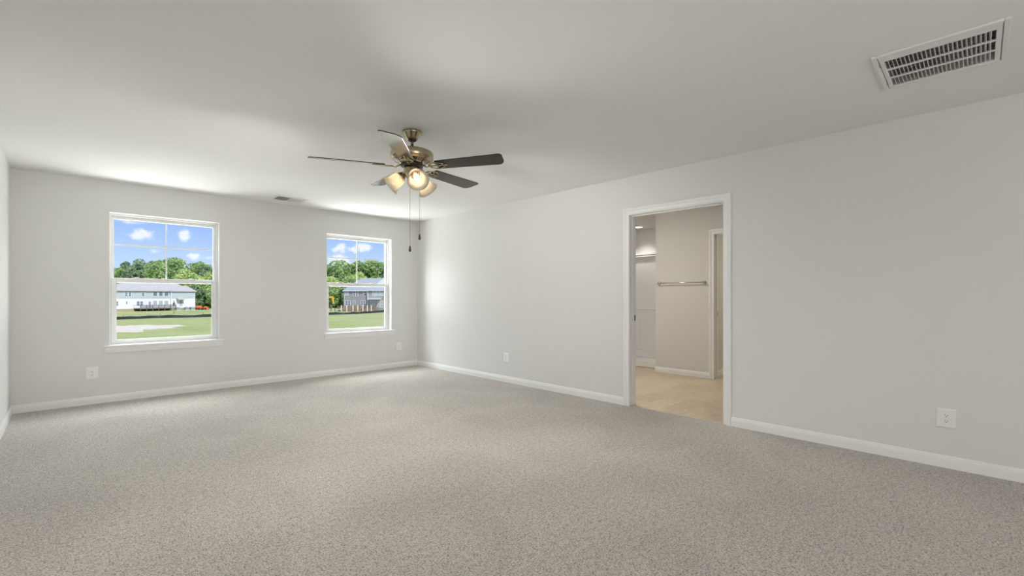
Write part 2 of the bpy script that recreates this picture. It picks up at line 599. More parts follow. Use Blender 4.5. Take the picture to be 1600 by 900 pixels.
class MB:
    """Collects shapes; build() links them as ONE mesh object."""

    def __init__(self, M=None):
        self.v, self.f, self.mi, self.sm = [], [], [], []
        self.M = M or Matrix.Identity(4)
        self.cur = 0

    def add(self, verts, faces, smooth=False):
        b = len(self.v)
        self.v += [self.M @ Vector(p) for p in verts]
        for f in faces:
            self.f.append([b + i for i in f])
            self.mi.append(self.cur)
            self.sm.append(smooth)

    def box(self, x0, x1, y0, y1, z0, z1):
        p = [(x, y, z) for z in (z0, z1) for y in (y0, y1) for x in (x0, x1)]
        self.add(p, [(0, 2, 3, 1), (4, 5, 7, 6), (0, 1, 5, 4), (2, 6, 7, 3), (0, 4, 6, 2), (1, 3, 7, 5)])
        return self

    def lathe(self, prof, n=32, smooth=True, X=None):
        X = X or Matrix.Identity(4)
        vs_, fs = [], []
        for (r, z) in prof:
            for k in range(n):
                a = 2 * PI * k / n
                vs_.append(X @ Vector((r * math.cos(a), r * math.sin(a), z)))
        for i in range(len(prof) - 1):
            for k in range(n):
                k2 = (k + 1) % n
                fs.append((i * n + k, i * n + k2, (i + 1) * n + k2, (i + 1) * n + k))
        self.add(vs_, fs, smooth)
        return self

    def tube(self, pts, r, n=8, flat=1.0, caps=True, closed=False):
        pts = [Vector(p) for p in pts]
        rs = r if isinstance(r, (list, tuple)) else [r] * len(pts)
        vs_, fs = [], []
        m = len(pts)
        for i, p in enumerate(pts):
            if closed:
                t = pts[(i + 1) % m] - pts[i - 1]
            else:
                t = pts[min(i + 1, m - 1)] - pts[max(i - 1, 0)]
            t.normalize()
            up = Vector((0, 0, 1)) if abs(t.z) < 0.95 else Vector((1, 0, 0))
            s = t.cross(up).normalized()
            u = s.cross(t).normalized()
            for k in range(n):
                a = 2 * PI * k / n
                vs_.append(p + s * (rs[i] * math.cos(a)) + u * (rs[i] * flat * math.sin(a)))
        for i in range(m if closed else m - 1):
            j = (i + 1) % m
            for k in range(n):
                k2 = (k + 1) % n
                fs.append((i * n + k, i * n + k2, j * n + k2, j * n + k))
        if caps and not closed:
            fs.append(tuple(range(n - 1, -1, -1)))
            fs.append(tuple((m - 1) * n + k for k in range(n)))
        self.add(vs_, fs, True)
        return self

    def prism(self, poly, vec):
        """closed polygon (3-D points) pushed along vec"""
        n = len(poly)
        vec = Vector(vec)
        p = [Vector(q) for q in poly]
        vs_ = p + [q + vec for q in p]
        fs = [tuple(range(n - 1, -1, -1)), tuple(range(n, 2 * n))]
        for i in range(n):
            j = (i + 1) % n
            fs.append((i, j, n + j, n + i))
        self.add(vs_, fs)
        return self

    def sweep(self, rows):
        """rows: list of point lists of equal length -> skin between them (open)"""
        n = len(rows[0])
        vs_ = [p for r in rows for p in r]
        fs = []
        for i in range(len(rows) - 1):
            for k in range(n - 1):
                fs.append((i * n + k, i * n + k + 1, (i + 1) * n + k + 1, (i + 1) * n + k))
        self.add(vs_, fs)
        return self

    def build(self, name, mats, parent=None, bevel=0.0, seg=2, loc=None, rot=None):
        me = bpy.data.meshes.new(name)
        me.from_pydata([tuple(v) for v in self.v], [], self.f)
        if not isinstance(mats, (list, tuple)):
            mats = [mats]
        for m in mats:
            me.materials.append(m)
        for p, i, s in zip(me.polygons, self.mi, self.sm):
            p.material_index = i
            p.use_smooth = s
        bm = bmesh.new()
        bm.from_mesh(me)
        bmesh.ops.recalc_face_normals(bm, faces=bm.faces)
        bm.to_mesh(me)
        bm.free()
        o = bpy.data.objects.new(name, me)
        COL.objects.link(o)
        if parent:
            o.parent = parent
        if loc:
            o.location = loc
        if rot:
            o.rotation_euler = rot
        if bevel > 0:
            b = o.modifiers.new('bevel', 'BEVEL')
            b.width = bevel
            b.segments = seg
            b.limit_method = 'ANGLE'
        return o


def tag(o, label, cat, group=None, kind=None):
    o['label'] = label
    o['category'] = cat
    if group:
        o['group'] = group
    if kind:
        o['kind'] = kind
    return o


def empty(name, loc, rz=0.0):
    o = bpy.data.objects.new(name, None)
    o.empty_display_size = 0.1
    COL.objects.link(o)
    o.location = loc
    o.rotation_euler = (0, 0, rz)
    return o


def copy_tree(o, parent=None):
    c = o.copy()
    COL.objects.link(c)
    c.parent = parent
    for ch in list(o.children):
        copy_tree(ch, c)
    return c


# ------------------------------------------------------------------ room shell
XL, XR, YF, YB, H = -0.409, 4.276, 6.705, -3.10, 2.44
WT = 0.12                       # inner wall
XB = XR + WT                    # bathroom face of the right wall
FT = 0.20                       # outer wall
W1 = (0.319, 1.370)
W2 = (2.722, 3.786)
WZ0, WZ1 = 0.622, 2.105
DY0, DY1, DZ = 1.606, 2.608, 2.047   # rough opening
TWX = 6.57                      # bathroom wall that carries the towel bar
SHY0 = 3.52                     # the shower alcove starts here

m = MB()
m.box(XL - 0.2, XR + 0.02, YB - 0.2, YF + 0.0, -0.25, 0.0)
tag(m.build('floor', CARPET), 'speckled beige cut-pile carpet covering the whole bedroom floor', 'floor', kind='structure')

m = MB()
m.box(XL - 0.2, 9.2, YB - 0.8, YF + FT, H + 0.10, H + 0.35)
RV = (3.155, 3.550, -0.062, 0.355)   # return duct hole
m.box(XL - 0.2, RV[0], YB - 0.8, YF + FT, H, H + 0.10)
m.box(RV[1], 9.2, YB - 0.8, YF + FT, H, H + 0.10)
m.box(RV[0], RV[1], YB - 0.8, RV[2], H, H + 0.10)
m.box(RV[0], RV[1], RV[3], YF + FT, H, H + 0.10)
tag(m.build('ceiling', CEIL), 'flat white painted ceiling over bedroom and bathroom', 'ceiling', kind='structure')

m = MB()
m.box(XL - 0.2, XL, YB - 0.2, YF + FT, -0.25, H)
tag(m.build('wall_left', WALL), 'pale grey wall at the left edge, beside the corner', 'wall', kind='structure')

m = MB()
m.box(XL - 0.2, XR + WT, YB - 0.2, YB, -0.25, H)
tag(m.build('wall_back', WALL), 'pale grey wall closing the room behind the camera', 'wall', kind='structure')

m = MB()
xs = [XL - 0.2, W1[0], W1[1], W2[0], W2[1], 9.2]
for i in range(5):
    if i in (1, 3):
        m.box(xs[i], xs[i + 1], YF, YF + FT, -3.0, WZ0)
        m.box(xs[i], xs[i + 1], YF, YF + FT, WZ1, H)
    else:
        m.box(xs[i], xs[i + 1], YF, YF + FT, -3.0, H)
tag(m.build('wall_far', WALL), 'pale grey far wall holding the two windows', 'wall', kind='structure')

m = MB()
m.box(XR, XB, YB - 0.2, DY0, -0.25, H)
m.box(XR, XB, DY1, YF, -0.25, H)
m.box(XR, XB, DY0, DY1, DZ, H)
tag(m.build('wall_right', WALL), 'long pale grey wall with the open bathroom doorway', 'wall', kind='structure')

# --- baseboards: flat face, step, ogee top
BPROF = [(0.0135, 0.0), (0.0135, 0.052), (0.0115, 0.055), (0.0115, 0.062), (0.0085, 0.066), (0.0065, 0.076), (0.004, 0.081), (0.0, 0.0825)]


def baseboard(name, p0, p1, nrm, label, m0=0, m1=0, z=0.0, mat=None):
    """straight run from p0 to p1 on a wall face with inward normal nrm; m0/m1 = 1 mitres into an inner corner"""
    p0, p1, nrm = Vector((*p0, z)), Vector((*p1, z)), Vector((*nrm, 0))
    d = (p1 - p0).normalized()
    rows = []
    for (t, h) in BPROF:
        rows.append([p0 + nrm * t + d * (t * m0) + Vector((0, 0, h)), p1 + nrm * t - d * (t * m1) + Vector((0, 0, h))])
    b = MB()
    b.sweep(rows)
    n = len(BPROF)
    b.add([r[0] for r in rows] + [p0], [tuple(range(n + 1))])
    b.add([r[1] for r in rows] + [p1], [tuple(range(n + 1))])
    return tag(b.build(name, mat or TRIM), label, 'baseboard', kind='structure')


CO, CI = 0.070, 0.0                      # casing width
CY0, CY1 = 1.621, 2.593                  # casing inner edges
CZ = 2.034
baseboard('baseboard_left', (XL, YB), (XL, YF), (1, 0), 'white baseboard along the left wall', 1, 1)
baseboard('baseboard_far', (XL, YF), (XR, YF), (0, -1), 'white baseboard under the two windows', 1, 1)
baseboard('baseboard_right', (XR, YF), (XR, CY1 + CO), (-1, 0), 'white baseboard between the corner and the doorway', 1, 0)
baseboard('baseboard_rightnear', (XR, CY0 - CO), (XR, YB), (-1, 0), 'white baseboard on the near side of the doorway', 0, 1)
baseboard('baseboard_back', (XR, YB), (XL, YB), (0, 1), 'white baseboard on the wall behind the camera', 1, 1)

# --- door casing
CPROF = [(0.0, 0.0), (0.0, 0.009), (0.004, 0.012), (0.010, 0.012), (0.014, 0.009), (0.036, 0.010), (0.044, 0.0155), (0.052, 0.018),
         (0.064, 0.018), (0.069, 0.014), (0.070, 0.0)]


def casing_mesh(b, xw, sgn, y0, y1, zt, z0=0.0):
    rows = []
    for (w, h) in CPROF:
        x = xw + sgn * h
        rows.append([(x, y0 - w, z0), (x, y0 - w, zt + w), (x, y1 + w, zt + w), (x, y1 + w, z0)])
    b.sweep(rows)


door = empty('door_1', (XR, (DY0 + DY1) / 2, 0))
tag(door, 'white cased doorway standing open into the bathroom', 'doorway', kind='structure')
Md = Matrix.Translation((-XR, -(DY0 + DY1) / 2, 0))
b = MB(Md)
casing_mesh(b, XR, -1, CY0, CY1, CZ)
b.build('casing', TRIM, door)
b = MB(Md)
casing_mesh(b, XB, 1, CY0, CY1, CZ)
b.build('bath_side_casing', TRIM, door)
b = MB(Md)
JY0, JY1, JZ = DY0 + 0.018, DY1 - 0.018, DZ - 0.018
b.box(XR - 0.001, XB + 0.001, DY0, JY0, 0, JZ)
b.box(XR - 0.001, XB + 0.001, JY1, DY1, 0, JZ)
b.box(XR - 0.001, XB + 0.001, DY0, DY1, JZ, DZ)
b.build('jamb', TRIM, door, bevel=0.0015)
b = MB(Md)
s0, s1 = XR + 0.045, XR + 0.080
b.box(s0, s1, JY0, JY0 + 0.011, 0, JZ - 0.011)
b.box(s0, s1, JY1 - 0.011, JY1, 0, JZ - 0.011)
b.box(s0, s1, JY0, JY1, JZ - 0.011, JZ)
b.build('door_stop', TRIM, door, bevel=0.002)
b = MB(Md)
b.box(XB - 0.036, XB - 0.006, JY1 - 0.003, JY1, 0.905, 0.965)
b.cur = 1
b.box(XB - 0.027, XB - 0.015, JY1 - 0.0036, JY1 - 0.001, 0.920, 0.950)
st = b.build('strike_plate', [BRONZE, SLOT], door, bevel=0.0008)
st['label'] = 'dark bronze strike plate'

# ------------------------------------------------------------------ windows


def window(name, x0, x1, label, nlatch=2):
    root = empty(name, ((x0 + x1) / 2, YF, WZ0))
    tag(root, label, 'window', kind='structure')
    cx = (x0 + x1) / 2
    w = (x1 - x0) / 2
    hgt = WZ1 - WZ0
    R = 0.078                      # depth of the reveal before the vinyl frame
    # white liner of the reveal
    b = MB()
    b.box(-w, -w + 0.006, -0.001, R + 0.03, 0, hgt)
    b.box(w - 0.006, w, -0.001, R + 0.03, 0, hgt)
    b.box(-w, w, -0.001, R + 0.03, hgt - 0.006, hgt)
    b.build('jamb_liner', TRIM, root, bevel=0.0015)
    # vinyl master frame, stepped
    b = MB()

    def ring(xi, zi0, zi1, xo, zo0, zo1, y0, y1):
        b.box(-xo, -xi, y0, y1, zo0, zo1)
        b.box(xi, xo, y0, y1, zo0, zo1)
        b.box(-xi, xi, y0, y1, zo0, zi0)
        b.box(-xi, xi, y0, y1, zi1, zo1)
    ring(w - 0.022, 0.020, hgt - 0.024, w - 0.006, 0.0, hgt - 0.006, R, R + 0.10)
    ring(w - 0.036, 0.032, hgt - 0.038, w - 0.022, 0.020, hgt - 0.024, R + 0.030, R + 0.10)
    b.build('frame', VINYL, root, bevel=0.002)
    # upper sash (outside)
    zm = 0.730                     # meeting rail centre above WZ0
    b = MB()
    ring(w - 0.048, zm + 0.020, hgt - 0.060, w - 0.034, zm - 0.028, hgt - 0.036, R + 0.036, R + 0.072)
    us = b.build('upper_sash', VINYL, root, bevel=0.002)
    b = MB()
    g0, g1 = zm + 0.018, hgt - 0.058
    gm = 1.757 - WZ0
    b.box(-w + 0.047, w - 0.047, R + 0.0495, R + 0.0545, gm - 0.008, gm + 0.008)
    b.box(-0.008, 0.008, R + 0.0492, R + 0.0548, g0, g1)
    b.build('muntin', VINYL, us)
    b = MB()
    b.box(-w + 0.040, w - 0.040, R + 0.0505, R + 0.0535, zm, hgt - 0.05)
    b.build('pane', GLASS, us)
    # lower sash (inside)
    b = MB()
    zt = zm + 0.024
    ring(w - 0.064, 0.056, zt - 0.046, w - 0.0225, 0.021, zt, R + 0.004, R + 0.033)
    # glazing bead
    ring(w - 0.070, 0.050, zt - 0.052, w - 0.062, 0.044, zt - 0.044, R + 0.010, R + 0.026)
    ls = b.build('lower_sash', VINYL, root, bevel=0.003)
    b = MB()
    b.box(-w + 0.055, w - 0.055, R + 0.0165, R + 0.0195, 0.045, zt - 0.04)
    b.build('pane', GLASS, ls)
    for sx in (-0.55 * w, 0.45 * w):
        b = MB()
        b.box(sx - 0.035, sx + 0.035, R + 0.006, R + 0.024, zt - 0.001, zt + 0.006)
        b.box(sx - 0.012, sx + 0.030, R + 0.008, R + 0.018, zt + 0.005, zt + 0.012)
        b.build('sash_lock', VINYL, root, bevel=0.002)
    # stool and apron
    b = MB()
    b.box(-w - 0.045, w + 0.045, -0.028, 0.0, -0.018, 0.004)
    b.box(-w, w, -0.001, R + 0.001, -0.018, 0.004)
    b.build('sill', TRIM, root, bevel=0.004, seg=3)
    b = MB()
    b.prism([(-w - 0.036, 0, -0.018), (-w - 0.036, -0.016, -0.018), (-w - 0.036, -0.016, -0.045), (-w - 0.036, -0.011, -0.062),
             (-w - 0.036, -0.009, -0.078), (-w - 0.036, 0, -0.078)], (2 * w + 0.072, 0, 0))
    b.build('apron', TRIM, root)
    return root


window('window_1', W1[0], W1[1], 'white sash window nearer the left corner, overlooking the white house')
window('window_2', W2[0], W2[1], 'white sash window nearer the right-hand corner, overlooking the grey house')

# ------------------------------------------------------------------ bathroom beyond the doorway
BY0, BY1 = 0.3, 5.2
m = MB()
m.box(XR + 0.02, 9.2, BY0 - 0.2, BY1 + 0.2, -0.25, -0.006)
tag(m.build('floor_bathroom', VFLOOR), 'tan stone-look vinyl floor of the bathroom', 'floor', kind='structure')
T2Y0, T2Y1, T2Z = 1.75, 2.612, 2.05      # second doorway in the towel bar wall
m = MB()
m.box(TWX, TWX + WT, T2Y1 + 0.018, SHY0, -0.25, H)
m.box(TWX, TWX + WT, BY0, T2Y0 - 0.018, -0.25, H)
m.box(TWX, TWX + WT, T2Y0 - 0.018, T2Y1 + 0.018, T2Z + 0.018, H)
m.box(TWX + WT, 7.86, SHY0 - 0.12, SHY0, -0.25, H)
tag(m.build('wall_bathroom', BATHWALL), 'warm grey bathroom wall carrying the towel bar', 'wall', kind='structure')
m = MB()
m.box(7.76, 7.90, SHY0, BY1, -0.25, H)
tag(m.build('wall_shower', BATHWALL), 'warm grey wall above the shower surround', 'wall', kind='structure')
m = MB()
m.box(XB, 8.0, BY1, BY1 + 0.12, -0.25, H)
m.box(XB, 9.2, BY0 - 0.12, BY0, -0.25, H)
tag(m.build('wall_bathends', BATHWALL), 'warm grey end walls of the bathroom', 'wall', kind='structure')
m = MB()
m.box(TWX + WT, 9.2, 2.70, 2.82, -0.25, H)
m.box(9.08, 9.2, BY0, 2.70, -0.25, H)
tag(m.build('wall_closet', BATHWALL), 'warm grey wall seen through the inner bathroom doorway', 'wall', kind='structure')
baseboard('baseboard_towelwall', (TWX, SHY0), (TWX, T2Y1 + 0.072), (-1, 0), 'white baseboard under the towel bar', 0, 0, -0.006)
baseboard('baseboard_towelend', (TWX, SHY0), (6.85, SHY0), (0, 1), 'white baseboard on the wall end beside the shower', 0, 0, -0.006)
baseboard('baseboard_closet', (TWX + WT, 2.70), (9.08, 2.70), (0, -1), 'white baseboard beyond the inner bathroom doorway', 0, 0, -0.006)

door2 = empty('door_2', (TWX, (T2Y0 + T2Y1) / 2, 0))
tag(door2, 'white cased inner doorway beside the towel bar', 'doorway', kind='structure')
Md = Matrix.Translation((-TWX, -(T2Y0 + T2Y1) / 2, 0))
b = MB(Md)
casing_mesh(b, TWX, -1, T2Y0 - 0.005, T2Y1 + 0.005, T2Z + 0.005, -0.006)
b.build('casing', TRIM, door2)
b = MB(Md)
b.box(TWX - 0.001, TWX + WT + 0.001, T2Y0 - 0.018, T2Y0, -0.006, T2Z)
b.box(TWX - 0.001, TWX + WT + 0.001, T2Y1, T2Y1 + 0.018, -0.006, T2Z)
b.box(TWX - 0.001, TWX + WT + 0.001, T2Y0 - 0.018, T2Y1 + 0.018, T2Z, T2Z + 0.018)
b.box(TWX + 0.045, TWX + 0.078, T2Y1 - 0.011, T2Y1, -0.006, T2Z)
b.box(TWX + 0.045, TWX + 0.078, T2Y0, T2Y1, T2Z - 0.011, T2Z)
b.build('jamb', TRIM, door2, bevel=0.0015)
b = MB(Md)
b.box(TWX + 0.084, TWX + 0.114, T2Y1 - 0.003, T2Y1, 0.89, 0.95)
b.build('strike_plate', BRONZE, door2)['label'] = 'small bronze strike plate'

# shower unit
sh = empty('shower_unit', (7.31, (SHY0 + BY1) / 2, -0.006))
tag(sh, 'white moulded shower unit with low curb beyond the towel bar wall', 'shower')
Ms = Matrix.Translation((-7.31, -(SHY0 + BY1) / 2, 0.006))
b = MB(Ms)
b.box(6.85, 6.95, SHY0 + 0.005, BY1 - 0.005, -0.006, 0.105)
b.box(6.95, 7.70, SHY0 + 0.005, BY1 - 0.005, -0.006, 0.045)
b.build('shower_pan', ACRYL, sh, bevel=0.012, seg=3)
b = MB(Ms)
ya, yb = SHY0 + 0.035, BY1 - 0.035
b.box(7.70, 7.758, SHY0 + 0.005, BY1 - 0.005, 0.045, 1.94)      # back
b.box(7.64, 7.70, ya, yb, 0.045, 0.17)                          # foot ledge
b.box(7.672, 7.70, ya, yb, 0.17, 0.945)                         # lower dado stands proud
b.box(6.95, 7.70, SHY0 + 0.005, SHY0 + 0.035, 0.045, 1.94)
b.box(6.95, 7.70, BY1 - 0.035, BY1 - 0.005, 0.045, 1.94)
b.box(7.655, 7.758, SHY0 + 0.005, BY1 - 0.005, 1.905, 1.925)    # top ledge
b.box(7.675, 7.758, SHY0 + 0.005, BY1 - 0.005, 1.945, 1.975)
for k in range(4):                                              # moulded tile panels
    y0 = SHY0 + 0.10 + k * 0.40
    b.box(7.664, 7.673, y0, y0 + 0.34, 0.26, 0.78)
b.box(7.660, 7.673, ya, yb, 0.925, 0.95)
b.build('surround', ACRYL, sh, bevel=0.006, seg=2)

# towel bar
tb = empty('towel_bar', (TWX, 3.105, 1.372))
tag(tb, 'chrome towel bar on the bathroom wall seen through the doorway', 'towel bar')
RY = Matrix.Rotation(-PI / 2, 4, 'Y')
b = MB()
b.tube([(-0.062, -0.355, 0), (-0.062, 0.355, 0)], 0.008, 12)
b.build('bar', CHROME, tb)
for s in (-1, 1):
    b = MB()
    X = Matrix.Translation((0, s * 0.352, 0)) @ RY
    b.lathe([(0.0, 0.0), (0.026, 0.0), (0.027, 0.004), (0.024, 0.010), (0.013, 0.016), (0.011, 0.03), (0.012, 0.045), (0.017, 0.055),
             (0.018, 0.063), (0.014, 0.072), (0.0, 0.076)], 20, True, X)
    b.build('post', CHROME, tb)

# recessed bathroom light
rc = empty('recessed_light', (7.46, 4.335, H))
tag(rc, 'round lit recessed downlight in the ceiling above the shower', 'ceiling light')
b = MB()
b.lathe([(0.070, 0.0), (0.070, -0.006), (0.088, -0.004), (0.092, 0.0)], 32)
b.build('trim_ring', VENTW, rc)
b = MB()
b.lathe([(0.0, -0.003), (0.071, -0.003)], 32)
b.build('lens', CANM, rc)


def spot_down(name, loc, power, size, color=(1, .97, .92), blend=0.8, angle=105):
    d = bpy.data.lights.new(name, 'SPOT')
    d.energy = power
    d.shadow_soft_size = size
    d.spot_size = math.radians(angle)
    d.spot_blend = blend
    d.color = color
    o = bpy.data.objects.new(name, d)
    COL.objects.link(o)
    o.location = loc
    return o


area('added_closet_fill', (7.7, 1.5, H - 0.02), (0, 0, -1), 0.4, 0.4, 14.0, (1.0, 0.93, 0.80))  # added fill brightening the wall past the inner doorway; no fixture
spot_down('recessed_lamp', (7.46, 4.335, H - 0.03), BATH_CAN, 0.05)
area('added_bath_fill', (4.95, 3.5, H - 0.02), (0.1, 0, -1), 0.6, 0.9, BATH_FILL, (1.0, 0.965, 0.91))  # unseen added fill, placed to reach into the shower; no fixture

# ------------------------------------------------------------------ ceiling fan with light kit
FAN = (1.905, 3.061)
fan = empty('ceiling_fan', (FAN[0], FAN[1], H))
tag(fan, 'antique brass ceiling fan with five dark walnut blades and three lit glass shades', 'ceiling fan')
b = MB()
b.lathe([(0.0, 0.0), (0.073, 0.0), (0.0755, -0.004), (0.075, -0.012), (0.071, -0.018), (0.047, -0.058), (0.043, -0.063), (0.036, -0.064), (0.0, -0.060)], 40)
b.build('canopy', BRASS, fan)
b = MB()
b.lathe([(0.0, -0.060), (0.034, -0.060), (0.034, -0.066), (0.026, -0.074), (0.013, -0.080), (0.0, -0.08)], 32)
b.build('hanger_ball', BLACK, fan)
b = MB()
b.lathe([(0.0125, -0.07), (0.0125, -0.130), (0.020, -0.132), (0.021, -0.143), (0.028, -0.146)], 24)
b.build('downrod', BRASS, fan)
b = MB()
b.lathe([(0.0, -0.143), (0.03, -0.1435), (0.08, -0.146), (0.125, -0.151), (0.150, -0.158), (0.161, -0.166), (0.164, -0.175), (0.164, -0.209),
         (0.160, -0.215), (0.154, -0.217)], 64)
motor = b.build('motor_housing', BRASS, fan)
b = MB()
b.lathe([(0.156, -0.214), (0.150, -0.221), (0.137, -0.228)], 64)
b.lathe([(0.104, -0.242), (0.092, -0.250), (0.078, -0.254), (0.0, -0.254)], 64)
n = 90
for k in range(n):
    a0, a1 = 2 * PI * k / n, 2 * PI * (k + 1) / n
    b.cur = 1 if k % 2 else 0
    P = lambda r, z, a: (r * math.cos(a), r * math.sin(a), z)
    b.add([P(0.137, -0.228, a0), P(0.137, -0.228, a1), P(0.104, -0.242, a1), P(0.104, -0.242, a0)], [(0, 1, 2, 3)])
b.cur = 0
b.build('vented_plate', [BRASS, BLACK], motor)
b = MB()
b.lathe([(0.086, -0.253), (0.088, -0.262), (0.084, -0.272), (0.060, -0.276), (0.0, -0.276)], 32)
b.build('flywheel', BLACK, fan)

# blade (points along +x) and its scrolled iron
PITCH = math.radians(-12)
R0, R1 = 0.205, 0.745
pts = []
wr, wt = 0.060, 0.074
pts += [(R0 + 0.012, -wr), (R0, -wr + 0.014), (R0, wr - 0.014), (R0 + 0.012, wr)]
pts += [(R1 - 0.055, wt)]
for k in range(1, 9):                         # big rounding on the trailing corner
    a = PI / 2 - k * PI / 2 / 8
    pts.append((R1 - 0.055 + 0.050 * math.cos(a), wt - 0.070 + 0.070 * math.sin(a)))
pts.append((R1 - 0.001, -wt + 0.032))
for k in range(0, 7):
    a = -k * PI / 2 / 6
    pts.append((R1 - 0.026 + 0.026 * math.cos(a), -wt + 0.026 + 0.026 * math.sin(a)))
BZ = -0.272
X = Matrix.Translation((0, 0, BZ)) @ Matrix.Rotation(PITCH, 4, 'X')
b = MB(X)
b.prism([(x, y, -0.003) for x, y in pts], (0, 0, 0.006))
blade = b.build('blade', BLADE, fan, bevel=0.0015)
b = MB(X)
zi = -0.0075
for s in (-1, 1):
    b.tube([(0.150, s * 0.012, zi), (0.172, s * 0.030, zi - 0.001), (0.196, s * 0.045, zi), (0.222, s * 0.046, zi), (0.250, s * 0.030, zi), (0.268, s * 0.022, zi)],
           [0.007, 0.007, 0.0065, 0.006, 0.005, 0.0045], 8, 0.6)
    b.tube([(0.196, s * 0.045, zi), (0.215, s * 0.022, zi), (0.232, s * 0.008, zi)], [0.006, 0.005, 0.004], 8, 0.6)
    b.lathe([(0.0, -0.005), (0.006, -0.004), (0.0075, 0.0), (0.0075, 0.003)], 12, True, Matrix.Translation((0.266, s * 0.022, zi)))
b.tube([(0.150, 0, zi), (0.190, 0, zi), (0.240, 0, zi), (0.292, 0, zi)], [0.009, 0.007, 0.006, 0.005], 8, 0.6)
b.lathe([(0.0, -0.005), (0.006, -0.004), (0.0075, 0.0), (0.0075, 0.003)], 12, True, Matrix.Translation((0.290, 0, zi)))
b.M = Matrix.Identity(4)
b.tube([(0.078, 0, -0.262), (0.100, 0, -0.268), (0.125, 0, -0.285), (0.150, 0, BZ - 0.008), (0.165, 0, BZ - 0.007)], [0.014, 0.013, 0.011, 0.011, 0.010], 10, 0.5)
b.build('blade_iron', BRASS, blade)
PHI0 = math.radians(11.2)
blade.rotation_euler = (0, 0, PHI0)
for k in range(1, 5):
    c = copy_tree(blade, fan)
    c.rotation_euler = (0, 0, PHI0 + k * 2 * PI / 5)

b = MB()
b.lathe([(0.0, -0.270), (0.060, -0.270), (0.0645, -0.274), (0.0645, -0.318), (0.062, -0.323), (0.066, -0.326), (0.066, -0.331), (0.056, -0.338),
         (0.046, -0.352), (0.040, -0.362), (0.022, -0.372), (0.010, -0.376), (0.008, -0.386), (0.0, -0.390)], 40)
sw = b.build('switch_housing', BRASS, fan)

SHADE_PROF = [(0.030, -0.004), (0.036, 0.0), (0.043, 0.010), (0.0505, 0.026), (0.0545, 0.046), (0.0565, 0.066), (0.0605, 0.088), (0.0695, 0.107), (0.0825, 0.122)]
inner = [(r - 0.003, z) for r, z in reversed(SHADE_PROF)]
TILT = math.radians(38)
for i, ang in enumerate((-63, 57, 177)):
    az = math.radians(ang) - TH
    A = Matrix.Rotation(az, 4, 'Z') @ Matrix.Translation((0.066, 0, -0.331)) @ Matrix.Rotation(PI / 2 + TILT, 4, 'Y')
    b = MB()
    d = Matrix.Rotation(az, 4, 'Z')
    b.tube([d @ Vector((0.030, 0, -0.333)), d @ Vector((0.052, 0, -0.327)), d @ Vector((0.066, 0, -0.331)), A @ Vector((0, 0, 0.012))], 0.0095, 10)
    b.lathe([(0.010, -0.004), (0.022, 0.0), (0.033, 0.012), (0.0365, 0.022), (0.0365, 0.030), (0.028, 0.032)], 28, True, A)
    arm = b.build('light_arm', BRASS, fan)
    X = A @ Matrix.Translation((0, 0, 0.020))
    b = MB()
    b.lathe(SHADE_PROF + inner, 40, True, X)
    b.build('lamp_shade', FROST, fan)
    b = MB()
    b.lathe([(0.011, 0.0), (0.011, 0.018), (0.013, 0.022)], 16, True, X)
    b.build('socket', BRASS, arm)
    b = MB()
    b.lathe([(0.010, 0.018), (0.013, 0.030), (0.019, 0.046), (0.0205, 0.058), (0.016, 0.072), (0.008, 0.081), (0.0, 0.083)], 20, True, X)
    b.build('bulb', BULBM, arm)
    sd = bpy.data.lights.new('fan_shade_light', 'SPOT')
    sd.energy = FAN_LIGHT
    sd.color = (1.0, 0.985, 0.955)
    sd.shadow_soft_size = 0.085
    sd.spot_size = math.radians(150)
    sd.spot_blend = 0.72
    so = bpy.data.objects.new('fan_shade_light', sd)
    COL.objects.link(so)
    so.location = Vector((FAN[0], FAN[1], H)) + (X @ Vector((0, 0, 0.150)))
    so.rotation_euler = Vector((math.cos(az), math.sin(az), -0.76)).to_track_quat('-Z', 'Y').to_euler()


def cam_off(lat, dep):
    """offset to the camera's right and away from it, as world x, y"""
    return (lat * math.cos(TH) + dep * math.sin(TH), -lat * math.sin(TH) + dep * math.cos(TH))


for (lat, dep, zend) in ((-0.004, -0.055, 1.505 - H), (0.062, -0.018, 1.600 - H)):
    ox, oy = cam_off(lat, dep)
    b = MB()
    zt = -0.318
    nb = int((zt - zend - 0.05) / 0.0075)
    b.tube([(ox, oy, zt), (ox, oy, zend + 0.045)], 0.0011, 6)
    for k in range(nb):
        z = zt - k * 0.0075
        b.lathe([(0.0, 0.0018), (0.0017, 0.0009), (0.0017, -0.0009), (0.0, -0.0018)], 6, True, Matrix.Translation((ox, oy, z)))
    ch = b.build('pull_chain', BRASSD, fan)
    b = MB()
    b.lathe([(0.0, 0.047), (0.004, 0.046), (0.0065, 0.036), (0.0095, 0.018), (0.010, 0.010), (0.007, 0.001), (0.0, 0.0)], 16, True, Matrix.Translation((ox, oy, zend)))
    b.build('fob', PEWTER, ch)

